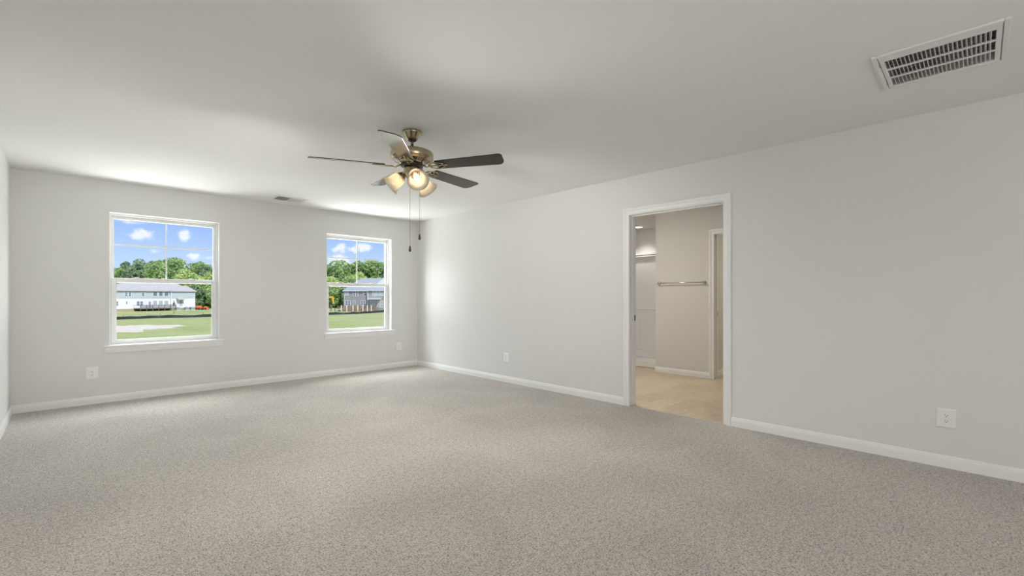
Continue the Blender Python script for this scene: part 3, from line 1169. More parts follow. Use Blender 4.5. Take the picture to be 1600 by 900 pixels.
# ------------------------------------------------------------------ wall outlets
def outlet(name, loc, rz, label):
    """built facing -y, plate centre at the origin"""
    root = empty(name, loc, rz)
    tag(root, label, 'outlet', 'wall outlets')
    b = MB()
    w, h, t = 0.0515, 0.0665, 0.0075
    b.add([(-w, 0, -h), (w, 0, -h), (w, 0, h), (-w, 0, h), (-w, -0.0025, -h), (w, -0.0025, -h), (w, -0.0025, h), (-w, -0.0025, h),
           (-w + 0.008, -t, -h + 0.008), (w - 0.008, -t, -h + 0.008), (w - 0.008, -t, h - 0.008), (-w + 0.008, -t, h - 0.008)],
          [(0, 1, 5, 4), (1, 2, 6, 5), (2, 3, 7, 6), (3, 0, 4, 7), (4, 5, 9, 8), (5, 6, 10, 9), (6, 7, 11, 10), (7, 4, 8, 11), (8, 9, 10, 11)])
    b.build('cover_plate', PLASTIC, root, bevel=0.001)
    for s in (1, -1):
        zc = s * 0.0195
        b = MB()
        ring = []
        for k in range(24):
            a = 2 * PI * k / 24
            x, z = 0.0172 * math.cos(a), 0.0172 * math.sin(a)
            z = max(-0.0128, min(0.0128, z))
            ring.append((x, -t, zc + z))
        b.prism(ring, (0, -0.0022, 0))
        b.cur = 1
        y0, y1 = -t - 0.0026, -t - 0.0015
        b.box(-0.0078, -0.0052, y0, y1, zc - 0.0005, zc + 0.0080)
        b.box(0.0050, 0.0074, y0, y1, zc + 0.0005, zc + 0.0075)
        pr = []
        for k in range(12):
            a = 2 * PI * k / 12
            pr.append((0.0029 * math.cos(a), y1, zc - 0.0070 + 0.0029 * math.sin(a)))
        b.prism(pr, (0, y0 - y1, 0))
        b.build('receptacle', [PLASTIC, SLOT], root)
    b = MB()
    b.lathe([(0.0, 0.0015), (0.0022, 0.001), (0.003, 0.0)], 12, True, Matrix.Translation((0, -t, 0)) @ Matrix.Rotation(PI / 2, 4, 'X'))
    b.build('screw', PLASTIC, root)
    return root


outlet('wall_outlet', (0.1825, YF, 0.334), 0, 'white duplex outlet below the window nearer the left corner')
outlet('wall_outlet', (3.918, YF, 0.341), 0, 'white duplex outlet below the window nearer the right-hand corner')
outlet('wall_outlet', (XR, 4.4925, 0.332), -PI / 2, 'white duplex outlet between the room corner and the doorway')
outlet('wall_outlet', (XR, 0.150, 0.335), -PI / 2, 'white duplex outlet low on the wall on the near side of the doorway')

# ------------------------------------------------------------------ return-air grille
RX0, RX1, RY0, RY1 = 3.068, 3.592, -0.108, 0.400
rg = empty('return_air_grille', ((RX0 + RX1) / 2, (RY0 + RY1) / 2, H))
tag(rg, 'large white slatted return-air grille in the ceiling near the right wall', 'vent')
Mr = Matrix.Translation((-(RX0 + RX1) / 2, -(RY0 + RY1) / 2, 0))
b = MB(Mr)
fw = 0.022
for (xa, xb_, ya, yb) in ((RX0, RX1, RY0, RY0 + fw), (RX0, RX1, RY1 - fw, RY1), (RX0, RX0 + fw, RY0 + fw, RY1 - fw), (RX1 - fw, RX1, RY0 + fw, RY1 - fw)):
    b.box(xa, xb_, ya, yb, -0.012, 0.0)
b.build('frame', VENTW, rg, bevel=0.003)
b = MB(Mr)
gx0, gx1, gy0, gy1 = RX0 + fw + 0.004, RX1 - fw - 0.004, RY0 + fw + 0.004, RY1 - fw - 0.004
sx0, sx1, sy0, sy1 = 3.155, 3.550, -0.062, 0.355
zb, zt = -0.010, -0.001
b.box(gx0, sx0, gy0, gy1, zb, zt)
b.box(sx1, gx1, gy0, gy1, zb, zt)
b.box(sx0, sx1, gy0, sy0, zb, zt)
b.box(sx0, sx1, sy1, gy1, zb, zt)
bw = (sx1 - sx0)
for k in (1, 2):
    xc = sx0 + bw * k / 3
    b.box(xc - 0.008, xc + 0.008, sy0, sy1, zb, zt)
panel = b.build('grille_panel', VENTW, rg, bevel=0.0015)
b = MB(Mr)
ns = 25
for k in range(1, ns):
    yc = sy0 + (sy1 - sy0) * k / ns
    b.prism([(sx0, yc - 0.0015, zb + 0.001), (sx0, yc + 0.0005, zb + 0.001), (sx0, yc + 0.0075, 0.010), (sx0, yc + 0.0055, 0.010)], (sx1 - sx0, 0, 0))
b.build('louvers', VENTW, panel)
for xx in (RX0 + 0.13, RX1 - 0.10):
    b = MB(Mr)
    b.box(xx - 0.012, xx + 0.012, RY1 - fw - 0.006, RY1 - fw + 0.002, -0.0145, -0.008)
    b.build('hinge', STEELG, rg)
b = MB(Mr)
b.box(sx0, sx1, sy0, sy1, 0.092, 0.098)
b.cur = 1
for k in range(9):                        # metal mesh backing of the filter: crossed diagonal wires
    xa = sx0 + bw * k / 8
    for sgn in (1, -1):
        x2 = xa + sgn * 0.20
        p, q = Vector((xa, sy0, 0.05)), Vector((min(max(x2, sx0), sx1), sy1, 0.05))
        b.tube([p, q], 0.003, 6)
b.build('filter', [DUCT, STEELG], rg)

# ------------------------------------------------------------------ small ceiling register
SX0, SX1, SY0, SY1 = 1.870, 2.265, 6.145, 6.430
sr = empty('ceiling_register', ((SX0 + SX1) / 2, (SY0 + SY1) / 2, H))
tag(sr, 'small white louvered supply register in the ceiling near the far wall', 'vent')
Mr = Matrix.Translation((-(SX0 + SX1) / 2, -(SY0 + SY1) / 2, 0))
b = MB(Mr)
fw = 0.032
b.box(SX0, SX1, SY0, SY0 + fw, -0.005, 0.0)
b.box(SX0, SX1, SY1 - fw, SY1, -0.005, 0.0)
b.box(SX0, SX0 + fw, SY0 + fw, SY1 - fw, -0.005, 0.0)
b.box(SX1 - fw, SX1, SY0 + fw, SY1 - fw, -0.005, 0.0)
xm = (SX0 + SX1) / 2
b.box(xm - 0.006, xm + 0.006, SY0 + fw, SY1 - fw, -0.005, 0.0)
b.build('frame', VENTW, sr, bevel=0.002)
b = MB(Mr)
for side, (xa, xb_) in ((-1, (SX0 + fw, xm - 0.006)), (1, (xm + 0.006, SX1 - fw))):
    nl = 10
    for k in range(nl):
        xc = xa + (xb_ - xa) * (k + 0.5) / nl
        # the two banks throw air opposite ways: one shows its gaps, the other its faces
        b.prism([(xc - side * 0.0075, SY0 + fw, 0.0035), (xc + side * 0.0065, SY0 + fw, -0.0105), (xc + side * 0.0078, SY0 + fw, -0.0095),
                 (xc - side * 0.0062, SY0 + fw, 0.0045)], (0, SY1 - SY0 - 2 * fw, 0))
b.build('louvers', VENTW, sr)
b = MB(Mr)
b.box(SX0 + fw, SX1 - fw, SY0 + fw, SY1 - fw, -0.0012, -0.0004)
b.build('duct_opening', DUCT, sr)['label'] = 'dark duct opening'

# ------------------------------------------------------------------ outdoors
GZ = -2.8


def G(lat, dep):
    return cam_off(lat, dep)


m = MB()
m.box(-320, 320, YF + FT, 420, GZ - 0.5, GZ)
tag(m.build('ground', GRASS), 'mown field of light green grass with tan dry patches', 'lawn', kind='structure')

# bare sand patch
random.seed(4)
m = MB()
cx, cy = 5.3, 75.5
nr, na = 8, 48
vs_, fs = [(cx, cy, GZ + 0.20)], []
for i in range(1, nr + 1):
    f = i / nr
    for k in range(na):
        a = 2 * PI * k / na
        rr = f * (1 + 0.22 * math.sin(3 * a + 1) + 0.15 * math.sin(7 * a) + 0.13 * math.sin(13 * a + 2))
        z = GZ + 0.005 + (1 - f) * 0.2 + (random.uniform(-0.05, 0.09) if i < nr else 0)
        vs_.append((cx + 4.9 * rr * math.cos(a), cy + 7.5 * rr * math.sin(a), z))
for k in range(na):
    fs.append((0, 1 + k, 1 + (k + 1) % na))
for i in range(nr - 1):
    for k in range(na):
        a0, a1 = 1 + i * na + k, 1 + i * na + (k + 1) % na
        fs.append((a0, a1, a1 + na, a0 + na))
m.add(vs_, fs, True)
tag(m.build('sand_patch', SAND), 'low pale patch of bare sand in the field before the black fabric fence', 'sand', kind='stuff')

# silt fence
fp = [(-30, 99), (-14, 101), (-4, 102.5), (5.9, 104.5), (9, 106.6), (12.3, 107.2), (16, 106.0), (20.5, 107.0), (26, 106), (33, 103), (41, 100.3), (44.5, 100.1),
      (48.4, 101.2), (53, 104), (58, 107.2), (66, 112), (80, 118)]
sf = empty('silt_fence', (20, 106, GZ))
tag(sf, 'low black fabric silt fence stretched across the grass field', 'fence')
Mf = Matrix.Translation((-20, -106, -GZ))
b = MB(Mf)
random.seed(9)
path = []
for (p, q) in zip(fp[:-1], fp[1:]):
    nseg = max(2, int(math.dist(p, q) / 1.2))
    for k in range(nseg):
        t = k / nseg
        path.append((p[0] + (q[0] - p[0]) * t, p[1] + (q[1] - p[1]) * t))
path.append(fp[-1])
rows = [[], [], [], []]
for i, (x, y) in enumerate(path):
    h = 0.52 + random.uniform(-0.10, 0.06)
    off = random.uniform(-0.08, 0.08)
    rows[0].append((x, y - 0.22, GZ + 0.01))
    rows[1].append((x, y - 0.03, GZ + 0.08))
    rows[2].append((x, y + off, GZ + h))
    rows[3].append((x, y + 0.03, GZ + 0.0))
b.sweep(rows)
b.build('fabric', SILT, sf)
stake = None
acc = 0.0
for i in range(1, len(path) - 1):
    acc += math.dist(path[i], path[i - 1])
    if acc > 5.5:
        acc = 0.0
        if stake is None:
            b = MB()
            b.box(-0.03, 0.03, -0.03, 0.03, 0, 0.85)
            stake = b.build('stake', DECK_GREY, sf)
            o = stake
        else:
            o = stake.copy()
            COL.objects.link(o)
        o.location = (path[i][0] - 20, path[i][1] + 0.07 - 106, 0)


def hip_roof(b, x0, x1, y0, y1, z, rise, hipl, hipr, over=0.35, th=0.18):
    """hip roof over a box, ridge along x"""
    x0, x1, y0, y1 = x0 - over, x1 + over, y0 - over, y1 + over
    ym = (y0 + y1) / 2
    vs_ = [(x0, y0, z), (x1, y0, z), (x1, y1, z), (x0, y1, z), (x0 + hipl, ym, z + rise), (x1 - hipr, ym, z + rise)]
    low = [(p[0], p[1], z - th) for p in vs_[:4]]
    b.add(vs_ + low, [(0, 1, 5, 4), (1, 2, 5), (2, 3, 4, 5), (3, 0, 4), (6, 7, 1, 0), (7, 8, 2, 1), (8, 9, 3, 2), (9, 6, 0, 3), (6, 9, 8, 7)])


def house_window(root, x0, x1, z0, z1, y=0.0, pane=None, sashes=True, cols=1):
    b = MB()
    t = 0.10
    b.box(x0 - t, x0, y - 0.06, y, z0 - t, z1 + t)
    b.box(x1, x1 + t, y - 0.06, y, z0 - t, z1 + t)
    b.box(x0, x1, y - 0.06, y, z0 - t, z0)
    b.box(x0, x1, y - 0.06, y, z1, z1 + t)
    if sashes:
        zm = (z0 + z1) / 2
        b.box(x0, x1, y - 0.05, y - 0.01, zm - 0.035, zm + 0.035)
    for k in range(1, cols):
        xm_ = x0 + (x1 - x0) * k / cols
        b.box(xm_ - 0.07, xm_ + 0.07, y - 0.06, y, z0, z1)
    fr = b.build('window', HTRIM, root)
    b = MB()
    b.box(x0, x1, y - 0.035, y - 0.005, z0, z1)
    b.build('pane', pane or HPANE, fr)
    return fr


def condenser(name, loc, rz, label):
    o = empty(name, loc, rz)
    tag(o, label, 'air conditioner', 'air conditioners by the white house')
    b = MB()
    b.box(-0.48, 0.48, -0.48, 0.48, 0.08, 0.85)
    for k in range(9):
        z = 0.13 + k * 0.075
        b.box(-0.50, 0.50, -0.50, 0.50, z, z + 0.028)
    b.build('cabinet', ACM, o)
    b = MB()
    b.lathe([(0.0, 0.92), (0.1, 0.92), (0.12, 0.88), (0.40, 0.88), (0.43, 0.84)], 20)
    b.build('fan_guard', DARKV, o)
    b = MB()
    b.box(-0.6, 0.6, -0.6, 0.6, 0.0, 0.08)
    b.build('pad', HTRIM, o)
    return o


# --- white house (window nearer the left corner)
RA = math.radians(21.7)
ha = empty('white_house', (9.11, 161.98, GZ), RA)
tag(ha, 'long two-storey house with white lower and blue-grey upper siding', 'house')
b = MB()
b.box(-3.2, 13.4, 0, 11, 0.0, 0.70)
b.box(13.4, 20.1, -0.5, 10, 0.0, 0.70)
b.build('foundation', BRICK, ha)
b = MB()
b.box(-3.2, 13.4, 0, 11, 0.70, 3.45)
b.box(13.4, 20.1, -0.5, 10, 0.70, 3.45)
b.build('lower_wall', SID_WHITE, ha)['label'] = 'white lower siding'
b = MB()
b.box(-3.2, 20.0, 0, 11, 3.45, 5.6)
b.box(13.4, 20.1, -0.5, 10, 3.45, 5.6)
b.build('upper_wall', SID_BLUE, ha)['label'] = 'blue-grey upper siding'
b = MB()
hip_roof(b, -3.2, 20.1, 0, 11, 5.75, 2.7, 9.65, 3.15)
hip_roof(b, 13.4, 20.15, -0.5, 6.5, 5.74, 1.7, 5.05, 0.9)
b.build('roof', ROOF_A, ha)
b = MB()
b.box(13.28, 13.40, -0.56, 0.0, 0.7, 5.55)
b.build('corner_board', HTRIM, ha)
b = MB()
b.box(20.0, 20.14, -0.56, -0.5, 0.7, 5.55)
b.build('corner_board', HTRIM, ha)
for (x0, x1, z0, z1, pane) in ((2.08, 2.68, 4.22, 5.22, HPANE), (2.90, 3.50, 4.22, 5.22, HPANE), (6.04, 6.70, 4.22, 5.15, HPANE),
                               (0.02, 0.5, 1.62, 2.75, HPANE), (2.30, 2.62, 2.05, 2.72, HPANE), (4.86, 5.48, 1.62, 2.70, HPANE), (5.70, 6.32, 1.62, 2.70, HPANE)):
    house_window(ha, x0, x1, z0, z1, 0.0, pane)
for x0, x1 in ((8.9, 9.85), (10.38, 11.34), (11.85, 12.85)):
    house_window(ha, x0, x1, 4.25, 5.42, 0.0, HPANE, sashes=False)
    house_window(ha, x0, x1, 1.55, 2.86, 0.0, HBLIND, sashes=False)
b = MB()
b.box(7.66, 8.40, -0.06, 0, 0.95, 2.75)
dr = b.build('door', HTRIM, ha)
b = MB()
b.box(7.74, 8.32, -0.08, -0.02, 1.0, 2.66)
b.build('door_leaf', HDOOR, dr)['label'] = 'mauve back door'
house_window(ha, 15.62, 16.45, 1.25, 2.98, -0.5, HBLIND, sashes=False)
house_window(ha, 13.95, 14.25, 1.5, 2.9, -0.5, HPANE)
b = MB()
b.prism([(14.75, -0.5, 3.85), (14.75, -1.5, 3.25), (14.75, -1.5, 3.10), (14.75, -0.5, 3.15)], (1.9, 0, 0))
b.build('awning', ROOF_A, ha)
# its weathered deck
b = MB()
b.box(4.1, 13.2, -3.2, 0, 0.62, 0.82)
b.box(4.1, 13.2, -3.22, -3.16, 1.62, 1.70)
b.box(4.1, 13.2, -3.20, -3.17, 0.95, 1.02)
b.box(4.08, 4.14, -3.2, 0, 1.62, 1.70)
b.box(13.16, 13.22, -3.2, 0, 1.62, 1.70)
b.build('deck', DECK_GREY, ha)
b = MB()
nb = 60
for k in range(nb):
    x = 4.15 + 9.0 * k / (nb - 1)
    b.box(x - 0.035, x + 0.035, -3.20, -3.17, 0.95, 1.64)
b.build('railing', DECK_GREY, ha)
pst = None
for k in range(7):
    x = 4.15 + 9.0 * k / 6
    if pst is None:
        b = MB()
        b.box(-0.06, 0.06, -0.06, 0.06, 0, 1.78)
        pst = b.build('deck_post', DECK_GREY, ha)
        o = pst
    else:
        o = pst.copy()
        COL.objects.link(o)
    o.location = (x, -3.2, 0)
b = MB()
b.box(4.3, 13.0, -0.4, -0.05, 0.0, 0.62)
b.build('deck_skirt', DARKV, ha)


def at_house(root_loc, rot, x, y):
    return (root_loc[0] + x * math.cos(rot) - y * math.sin(rot), root_loc[1] + x * math.sin(rot) + y * math.cos(rot), GZ)


for x, lab in ((14.6, 'grey air conditioner standing alone at the end of the weathered deck'), (17.2, 'grey air conditioner beneath the white house wall, nearer the deck of the pair'),
               (18.7, 'grey air conditioner beneath the white house wall, nearer the orange machines of the pair')):
    condenser('air_conditioner', at_house((9.11, 161.98), RA, x, -1.3), RA, lab)

# bird box on a pole, in the yard
pb = empty('bird_box_pole', (17.3, 128.7, GZ))
tag(pb, 'thin grey pole with a small box, standing in the grass before the white house', 'pole')
b = MB()
b.tube([(0, 0, 0), (0, 0, 3.0)], 0.06, 8)
b.build('pole', STEELG, pb)
b = MB()
b.box(-0.18, 0.18, -0.18, 0.18, 1.9, 2.5)
b.prism([(-0.24, -0.22, 2.5), (0.24, -0.22, 2.5), (0, -0.22, 2.75)], (0, 0.44, 0))
b.build('bird_box', DARKV, pb)


def wheel(name, parent, x, y, r, w):
    b = MB()
    X = Matrix.Translation((x, y, r)) @ Matrix.Rotation(PI / 2, 4, 'X')
    b.lathe([(0.0, -w / 2), (r * 0.8, -w / 2), (r, -w / 2 + 0.06), (r, w / 2 - 0.06), (r * 0.8, w / 2), (0.0, w / 2)], 20, True, X)
    return b.build(name, TYRE, parent)


def tractor(loc, rz, label, big):
    t = empty('orange_tractor', loc, rz)
    tag(t, label, 'construction machine', 'orange machines beside the white house')
    b = MB()
    if big:
        b.box(-0.75, 0.75, -0.45, 0.45, 0.35, 0.95)
        b.lathe([(0.0, -0.75), (0.40, -0.72), (0.48, -0.5), (0.48, 0.5), (0.40, 0.72), (0.0, 0.75)], 20, True,
                Matrix.Translation((0, 0, 0.75)) @ Matrix.Rotation(PI / 2, 4, 'Y'))
        b.build('body', ORANGE, t)
        b = MB()
        b.prism([(0.75, -0.3, 0.3), (1.15, -0.3, 0.18), (1.15, -0.3, 0.30), (0.75, -0.3, 0.6)], (0, 0.6, 0))
        b.build('hitch', DARKV, t)
    else:
        b.box(-0.45, 0.45, -0.4, 0.4, 0.35, 0.70)
        b.prism([(-0.45, -0.38, 0.7), (0.50, -0.38, 0.7), (0.30, -0.38, 1.02), (-0.15, -0.38, 1.08)], (0, 0.76, 0))
        b.build('body', ORANGE, t)
        b = MB()
        b.prism([(0.42, -0.55, 0.15), (0.80, -0.55, 0.05), (0.86, -0.55, 0.12), (0.50, -0.55, 0.55)], (0, 1.1, 0))
        b.build('bucket', ORANGE, t)
    for x in (-0.45, 0.38):
        for s in (-1, 1):
            wheel('wheel', t, x, s * 0.52, 0.30, 0.2)
    return t


tractor((28.9, 168.2, GZ), -0.75, 'round-bodied orange machine parked right beside the white house end', True)
tractor((30.3, 166.9, GZ), -0.75, 'smaller orange machine with a bucket, parked beyond the round-bodied one', False)

# --- grey house (window nearer the right-hand corner)
RB = math.radians(-43.9)
hb = empty('grey_house', (55.5, 124.6, GZ), RB)
tag(hb, 'two-storey grey-sided house with a grey shingle roof', 'house')
b = MB()
b.box(0, 6.8, 0, 11, 0.0, 5.75)
b.box(6.8, 17, -0.35, 11, 0.0, 5.85)
b.build('wall', SID_TAN, hb)
b = MB()
b.box(-0.02, 0.12, -0.06, 0.1, 0, 5.7)
b.build('corner_board', HTRIM, hb)['label'] = 'white corner board'
b = MB()
b.box(6.66, 6.88, -0.42, 0.0, 0, 5.8)
b.build('corner_board', HTRIM, hb)['label'] = 'white corner board'
b = MB()
b.box(-0.3, 6.8, -0.38, -0.30, 5.60, 5.78)
b.build('fascia', HTRIM, hb)['label'] = 'white fascia'
b = MB()
b.box(6.6, 17, -0.75, -0.68, 5.70, 5.88)
b.build('fascia', HTRIM, hb)['label'] = 'white fascia'
b = MB()
hip_roof(b, 0, 17, 0, 11, 5.78, 3.7, 3.45, 5.0, 0.35)
b.build('roof', ROOF_B, hb)
b = MB()
b.prism([(6.5, -0.75, 5.88), (17, -0.75, 5.88), (17, 0.9, 6.95), (7.9, 0.9, 6.95)], (0, 0.25, 0.05))
b.build('skirt_roof', ROOF_B, hb)
b = MB()
b.prism([(7.9, 0.9, 6.9), (16.2, 0.9, 6.9), (12.05, 0.9, 10.2)], (0, 0.6, 0))
b.build('gable', HTRIM, hb)['label'] = 'pale gable'
for (x0, x1, z0, z1, y, cols, pane) in ((0.45, 1.17, 4.46, 5.50, 0, 1, HBLIND), (2.61, 3.86, 4.22, 5.50, 0, 2, HPANE), (5.57, 6.22, 4.25, 5.52, 0, 1, HPANE),
                                  (0.50, 1.74, 1.55, 2.86, 0, 2, HPANE), (2.66, 3.10, 2.0, 2.86, 0, 1, HPANE), (4.82, 5.95, 1.64, 2.86, 0, 2, HPANE),
                                  (8.18, 8.92, 4.35, 5.68, -0.35, 1, HBLIND), (9.30, 10.05, 4.35, 5.68, -0.35, 1, HBLIND), (10.40, 11.05, 4.35, 5.68, -0.35, 1, HBLIND),
                                  (7.46, 7.98, 1.0, 2.86, -0.35, 1, HBLIND), (8.32, 8.86, 1.0, 2.86, -0.35, 1, HBLIND), (9.42, 10.05, 1.0, 2.86, -0.35, 1, HBLIND),
                                  (10.45, 11.0, 1.0, 2.86, -0.35, 1, HBLIND)):
    house_window(hb, x0, x1, z0, z1, y, pane, cols=cols)
b = MB()
b.box(7.1, 10.45, -1.9, -0.35, 3.28, 3.55)
b.build('awning', HTRIM, hb)['label'] = 'white awning'
# cedar deck
b = MB()
b.box(0.7, 9.1, -4.0, 0, 0.50, 0.66)
b.box(0.7, 9.1, -4.02, -3.96, 0.0, 0.50)
b.box(0.7, 0.76, -4.0, 0, 0.0, 0.5)
b.build('deck', DECK_RED, hb)
b = MB()
b.box(0.7, 8.9, -4.03, -3.95, 1.48, 1.58)
b.box(0.7, 8.9, -4.0, -3.97, 0.78, 0.86)
for k in range(70):
    x = 0.75 + 8.1 * k / 69
    b.box(x - 0.03, x + 0.03, -4.0, -3.97, 0.82, 1.5)
b.build('railing', DECK_RED, hb)
post = None
for x in (0.75, 2.2, 3.9, 5.2, 6.6, 7.8, 8.9):
    if post is None:
        b = MB()
        b.box(-0.11, 0.11, -0.11, 0.11, 0, 1.72)
        post = b.build('deck_post', HTRIM, hb)
        post['label'] = 'white deck post'
        o = post
    else:
        o = post.copy()
        COL.objects.link(o)
    o.location = (x, -4.05, 0.0)
b = MB()
for k in range(5):
    b.box(9.1 + 0.32 * k, 9.1 + 0.32 * (k + 1), -4.0, -2.4, 0, 0.55 - 0.12 * k)
for y in (-4.0, -2.4):
    b.prism([(9.0, y - 0.05, 1.55), (9.0, y - 0.05, 1.40), (10.7, y - 0.05, 0.75), (10.7, y - 0.05, 0.92)], (0, 0.1, 0))
    b.prism([(9.0, y - 0.04, 1.0), (9.0, y - 0.04, 0.9), (10.7, y - 0.04, 0.25), (10.7, y - 0.04, 0.35)], (0, 0.08, 0))
b.build('deck_stairs', DECK_RED, hb)
b = MB()
b.box(-0.05, 0.7, -3.6, -2.2, 0, 0.15)
for k in range(4):
    b.box(0.7 - 0.3 * (k + 1), 0.7 - 0.3 * k, -3.6, -2.2, 0, 0.5 - 0.12 * k)
for y in (-3.6, -2.2):
    b.prism([(0.75, y - 0.04, 1.5), (0.75, y - 0.04, 1.3), (-0.75, y - 0.04, 0.55), (-0.75, y - 0.04, 0.75)], (0, 0.08, 0))
b.build('side_stairs', DECK_RED, hb)

# low yard fence beside the deck: brown boards between white posts
yf = empty('yard_fence', at_house((55.5, 124.6), RB, -4.2, -3.0), RB)
tag(yf, 'low brown board fence with white posts beside the grey house deck', 'fence')
b = MB()
for z in (0.12, 0.36, 0.60):
    b.box(0, 3.3, -0.03, 0.03, z, z + 0.13)
b.box(-1.4, 0.02, -0.04, 0.04, 0.05, 0.75)
b.build('board', DECK_RED, yf)
for x in (0.05, 1.15, 2.3, 3.3):
    b = MB()
    b.box(x - 0.11, x + 0.11, -0.12, 0.12, 0, 0.9)
    b.build('post', HTRIM, yf)

# yellow excavator far behind
ex = empty('yellow_excavator', (64.6, 155.5, GZ), math.radians(-44))
tag(ex, 'yellow excavator with raised bent boom working before the trees', 'construction machine')
b = MB()
b.prism([(-2.6, -0.2, 2.3), (-1.2, -0.2, 4.0), (0.3, -0.2, 4.15), (0.75, -0.2, 4.0), (0.6, -0.2, 3.65), (-1.1, -0.2, 3.5), (-2.4, -0.2, 1.9)], (0, 0.4, 0))
b.build('boom', YELLOW, ex)
b = MB()
b.prism([(0.2, -0.16, 4.2), (0.75, -0.16, 4.25), (1.25, -0.16, 1.6), (0.85, -0.16, 1.5)], (0, 0.32, 0))
b.build('stick', YELLOW, ex)
b = MB()
b.prism([(0.75, -0.4, 1.6), (1.35, -0.4, 1.6), (1.45, -0.4, 1.0), (1.0, -0.4, 0.6), (0.7, -0.4, 0.9)], (0, 0.8, 0))
b.build('bucket', DARKV, ex)
b = MB()
b.box(-5.2, -2.2, -1.2, 1.2, 1.0, 2.2)
b.box(-3.4, -2.2, -1.1, 0.1, 2.2, 3.2)
b.build('body', YELLOW, ex)
for s in (-1, 1):
    b = MB()
    b.box(-5.4, -1.8, s * 1.2 - 0.3, s * 1.2 + 0.3, 0, 0.9)
    b.build('track', TYRE, ex, bevel=0.3, seg=3)

# ------------------------------------------------------------------ trees
def crown_mesh(name, seed, rx, rz, h0, nblob, nleaf, ls, mat):
    """leafy crown: leaf clumps on the surface of many overlapping boughs"""
    rnd = random.Random(seed)
    vs_, fs = [], []
    blobs = []
    for k in range(nblob):
        while True:
            x, y, z = rnd.uniform(-1, 1), rnd.uniform(-1, 1), rnd.uniform(-1, 1)
            if x * x + y * y + z * z < 1:
                break
        blobs.append((Vector((x * rx * .78, y * rx * .78, h0 + rz + z * rz * .82)), rnd.uniform(0.26, 0.42) * rx))
    for k in range(nleaf):
        c, r = rnd.choice(blobs)
        while True:
            d = Vector((rnd.gauss(0, 1), rnd.gauss(0, 1), rnd.gauss(0.25, 1)))
            if d.length > 0.01:
                break
        d.normalize()
        p = c + d * r * rnd.uniform(0.82, 1.12)
        n = (d + 0.7 * Vector((rnd.gauss(0, 1), rnd.gauss(0, 1), rnd.gauss(0, 1)))).normalized()
        t = n.orthogonal().normalized()
        t = Matrix.Rotation(rnd.uniform(0, 2 * PI), 3, n) @ t
        u = n.cross(t)
        s = ls * rnd.uniform(0.6, 1.3)
        bse = len(vs_)
        vs_ += [p - t * s, p + u * s * 0.55 + n * s * .12, p + t * s, p - u * s * 0.55 + n * s * .12]
        fs.append((bse, bse + 1, bse + 2, bse + 3))
    me = bpy.data.meshes.new(name)
    me.from_pydata([tuple(v) for v in vs_], [], fs)
    me.materials.append(mat)
    return me


def trunk_mesh(h, r):
    b = MB()
    b.tube([(0, 0, 0), (0.1, 0.05, h * 0.4), (-0.1, 0.1, h * 0.75), (0, 0, h)], [r, r * 0.8, r * 0.6, r * 0.3], 8)
    b.tube([(0.05, 0.05, h * 0.45), (h * 0.12, 0.3, h * 0.7), (h * 0.2, 0.2, h * 0.9)], [r * 0.5, r * 0.35, r * 0.15], 6)
    b.tube([(0.0, 0.05, h * 0.5), (-h * 0.12, -0.3, h * 0.72), (-h * 0.18, -0.2, h * 0.92)], [r * 0.5, r * 0.35, r * 0.15], 6)
    o = b.build('trunk', BARK)
    me = o.data
    bpy.data.objects.remove(o)
    return me


KINDS = {
    'oak': [crown_mesh('crown', 11, 5.0, 6.6, 3.6, 34, 5200, 0.42, LEAF_MID), crown_mesh('crown', 12, 5.2, 6.2, 3.8, 32, 5200, 0.42, LEAF_MID)],
    'dark': [crown_mesh('crown', 21, 4.4, 6.8, 4.2, 30, 4600, 0.40, LEAF_DARK), crown_mesh('crown', 22, 5.0, 5.6, 6.0, 26, 4400, 0.42, LEAF_DARK)],
    'bush': [crown_mesh('crown', 41, 4.0, 4.4, 0.1, 30, 4800, 0.38, LEAF_DARK), crown_mesh('crown', 42, 4.3, 4.0, 0.1, 30, 4800, 0.38, LEAF_MID)],
    'young': [crown_mesh('crown', 31, 4.2, 5.4, 1.0, 30, 4600, 0.36, LEAF_LIGHT), crown_mesh('crown', 32, 4.4, 4.8, 0.8, 30, 4600, 0.36, LEAF_LIGHT)],
}
TRUNK = trunk_mesh(12.0, 0.34)
NAMES = {'oak': 'broadleaf_tree', 'dark': 'evergreen_tree', 'young': 'leafy_sapling', 'bush': 'bushy_tree'}
LABELS = {
    ('oak', 'A'): 'tall mid-green broadleaf tree rising behind the white house',
    ('dark', 'A'): 'tall dark green tree rising behind the white house',
    ('young', 'A'): 'lower yellow-green leafy tree in front of the taller ones behind the white house',
    ('bush', 'A'): 'dark bushy tree leafy down to the grass beside the white house',
    ('bush', 'B'): 'dark bushy tree leafy down to the grass beside the grey house',
    ('oak', 'B'): 'tall mid-green broadleaf tree rising behind the grey house',
    ('dark', 'B'): 'tall dark green tree rising behind the grey house',
    ('young', 'B'): 'lower yellow-green leafy tree in front of the taller ones behind the grey house',
}
rt = random.Random(77)


def tree(kind, lat, dep, scale, side, var=0):
    x, y = G(lat, dep)
    o = empty(NAMES[kind], (x, y, GZ), rt.uniform(0, 6.28))
    o.scale = (scale * rt.uniform(0.92, 1.1), scale * rt.uniform(0.92, 1.1), scale)
    tag(o, LABELS[(kind, side)], 'tree', 'trees behind the white house' if side == 'A' else 'trees behind the grey house')
    c = bpy.data.objects.new('crown', KINDS[kind][var])
    COL.objects.link(c)
    c.parent = o
    t = bpy.data.objects.new('trunk', TRUNK)
    COL.objects.link(t)
    t.parent = o
    if kind in ('young', 'bush'):
        t.scale = (0.7, 0.7, 0.6)


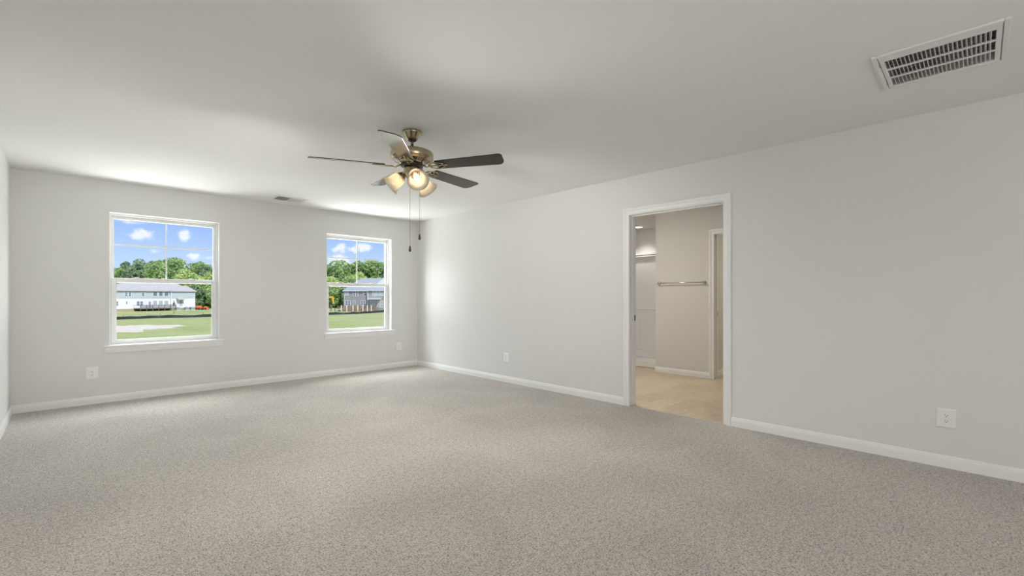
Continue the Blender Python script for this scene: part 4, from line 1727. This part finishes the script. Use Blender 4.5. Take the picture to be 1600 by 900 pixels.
# (kind, image-independent position: metres to the right of / ahead along the view axis, scale)
for (k, lat, dep, s, v) in (
        ('oak', -153, 178, 0.95, 0), ('dark', -146, 176, 1.10, 0), ('dark', -140, 180, 1.08, 1), ('oak', -135, 178, 1.16, 0), ('oak', -129, 176, 1.14, 1),
        ('oak', -124, 180, 1.08, 0), ('dark', -119, 178, 0.98, 0), ('dark', -112, 184, 1.06, 1), ('dark', -106, 182, 1.02, 0), ('oak', -101, 178, 0.98, 1),
        ('oak', -96, 180, 1.0, 0), ('young', -149, 166, 0.98, 0), ('young', -140, 168, 0.92, 1), ('oak', -131, 167, 1.02, 0),
        ('young', -117, 164, 1.14, 0), ('young', -110, 163, 1.18, 1), ('young', -104, 162, 1.15, 0), ('bush', -110, 159, 1.0, 0), ('bush', -101, 158, 1.05, 1), ('bush', -105, 163, 1.1, 0)):
    tree(k, lat, dep, s, 'A', v)
for (k, lat, dep, s, v) in (
        ('dark', -77, 186, 0.95, 0), ('oak', -73, 182, 1.02, 0), ('oak', -68, 180, 1.12, 1), ('oak', -63, 182, 1.10, 0), ('dark', -60, 188, 1.06, 1), ('oak', -55, 182, 1.14, 0),
        ('dark', -49, 184, 1.05, 0), ('oak', -44, 182, 1.10, 1), ('dark', -38, 184, 1.05, 0), ('young', -72, 170, 1.08, 0), ('young', -65, 168, 1.16, 1), ('young', -57, 168, 1.10, 0),
        ('young', -49, 168, 1.12, 1), ('bush', -70, 164, 1.05, 0), ('bush', -63.5, 162, 1.0, 1), ('bush', -57, 162, 1.1, 0)):
    tree(k, lat, dep, s, 'B', v)
for (k, lat, dep, s, v) in (('oak', -90, 184, 1.05, 0), ('dark', -84, 186, 1.05, 1), ('oak', -80, 184, 1.05, 1), ('oak', -160, 180, 1.0, 1),
                            ('oak', -170, 178, 1.0, 0), ('dark', -181, 176, 1.05, 0), ('oak', -192, 174, 1.05, 1), ('oak', -204, 170, 1.0, 0), ('dark', -216, 168, 1.05, 1), ('oak', -228, 164, 1.05, 0)):
    tree(k, lat, dep, s, 'A', v)
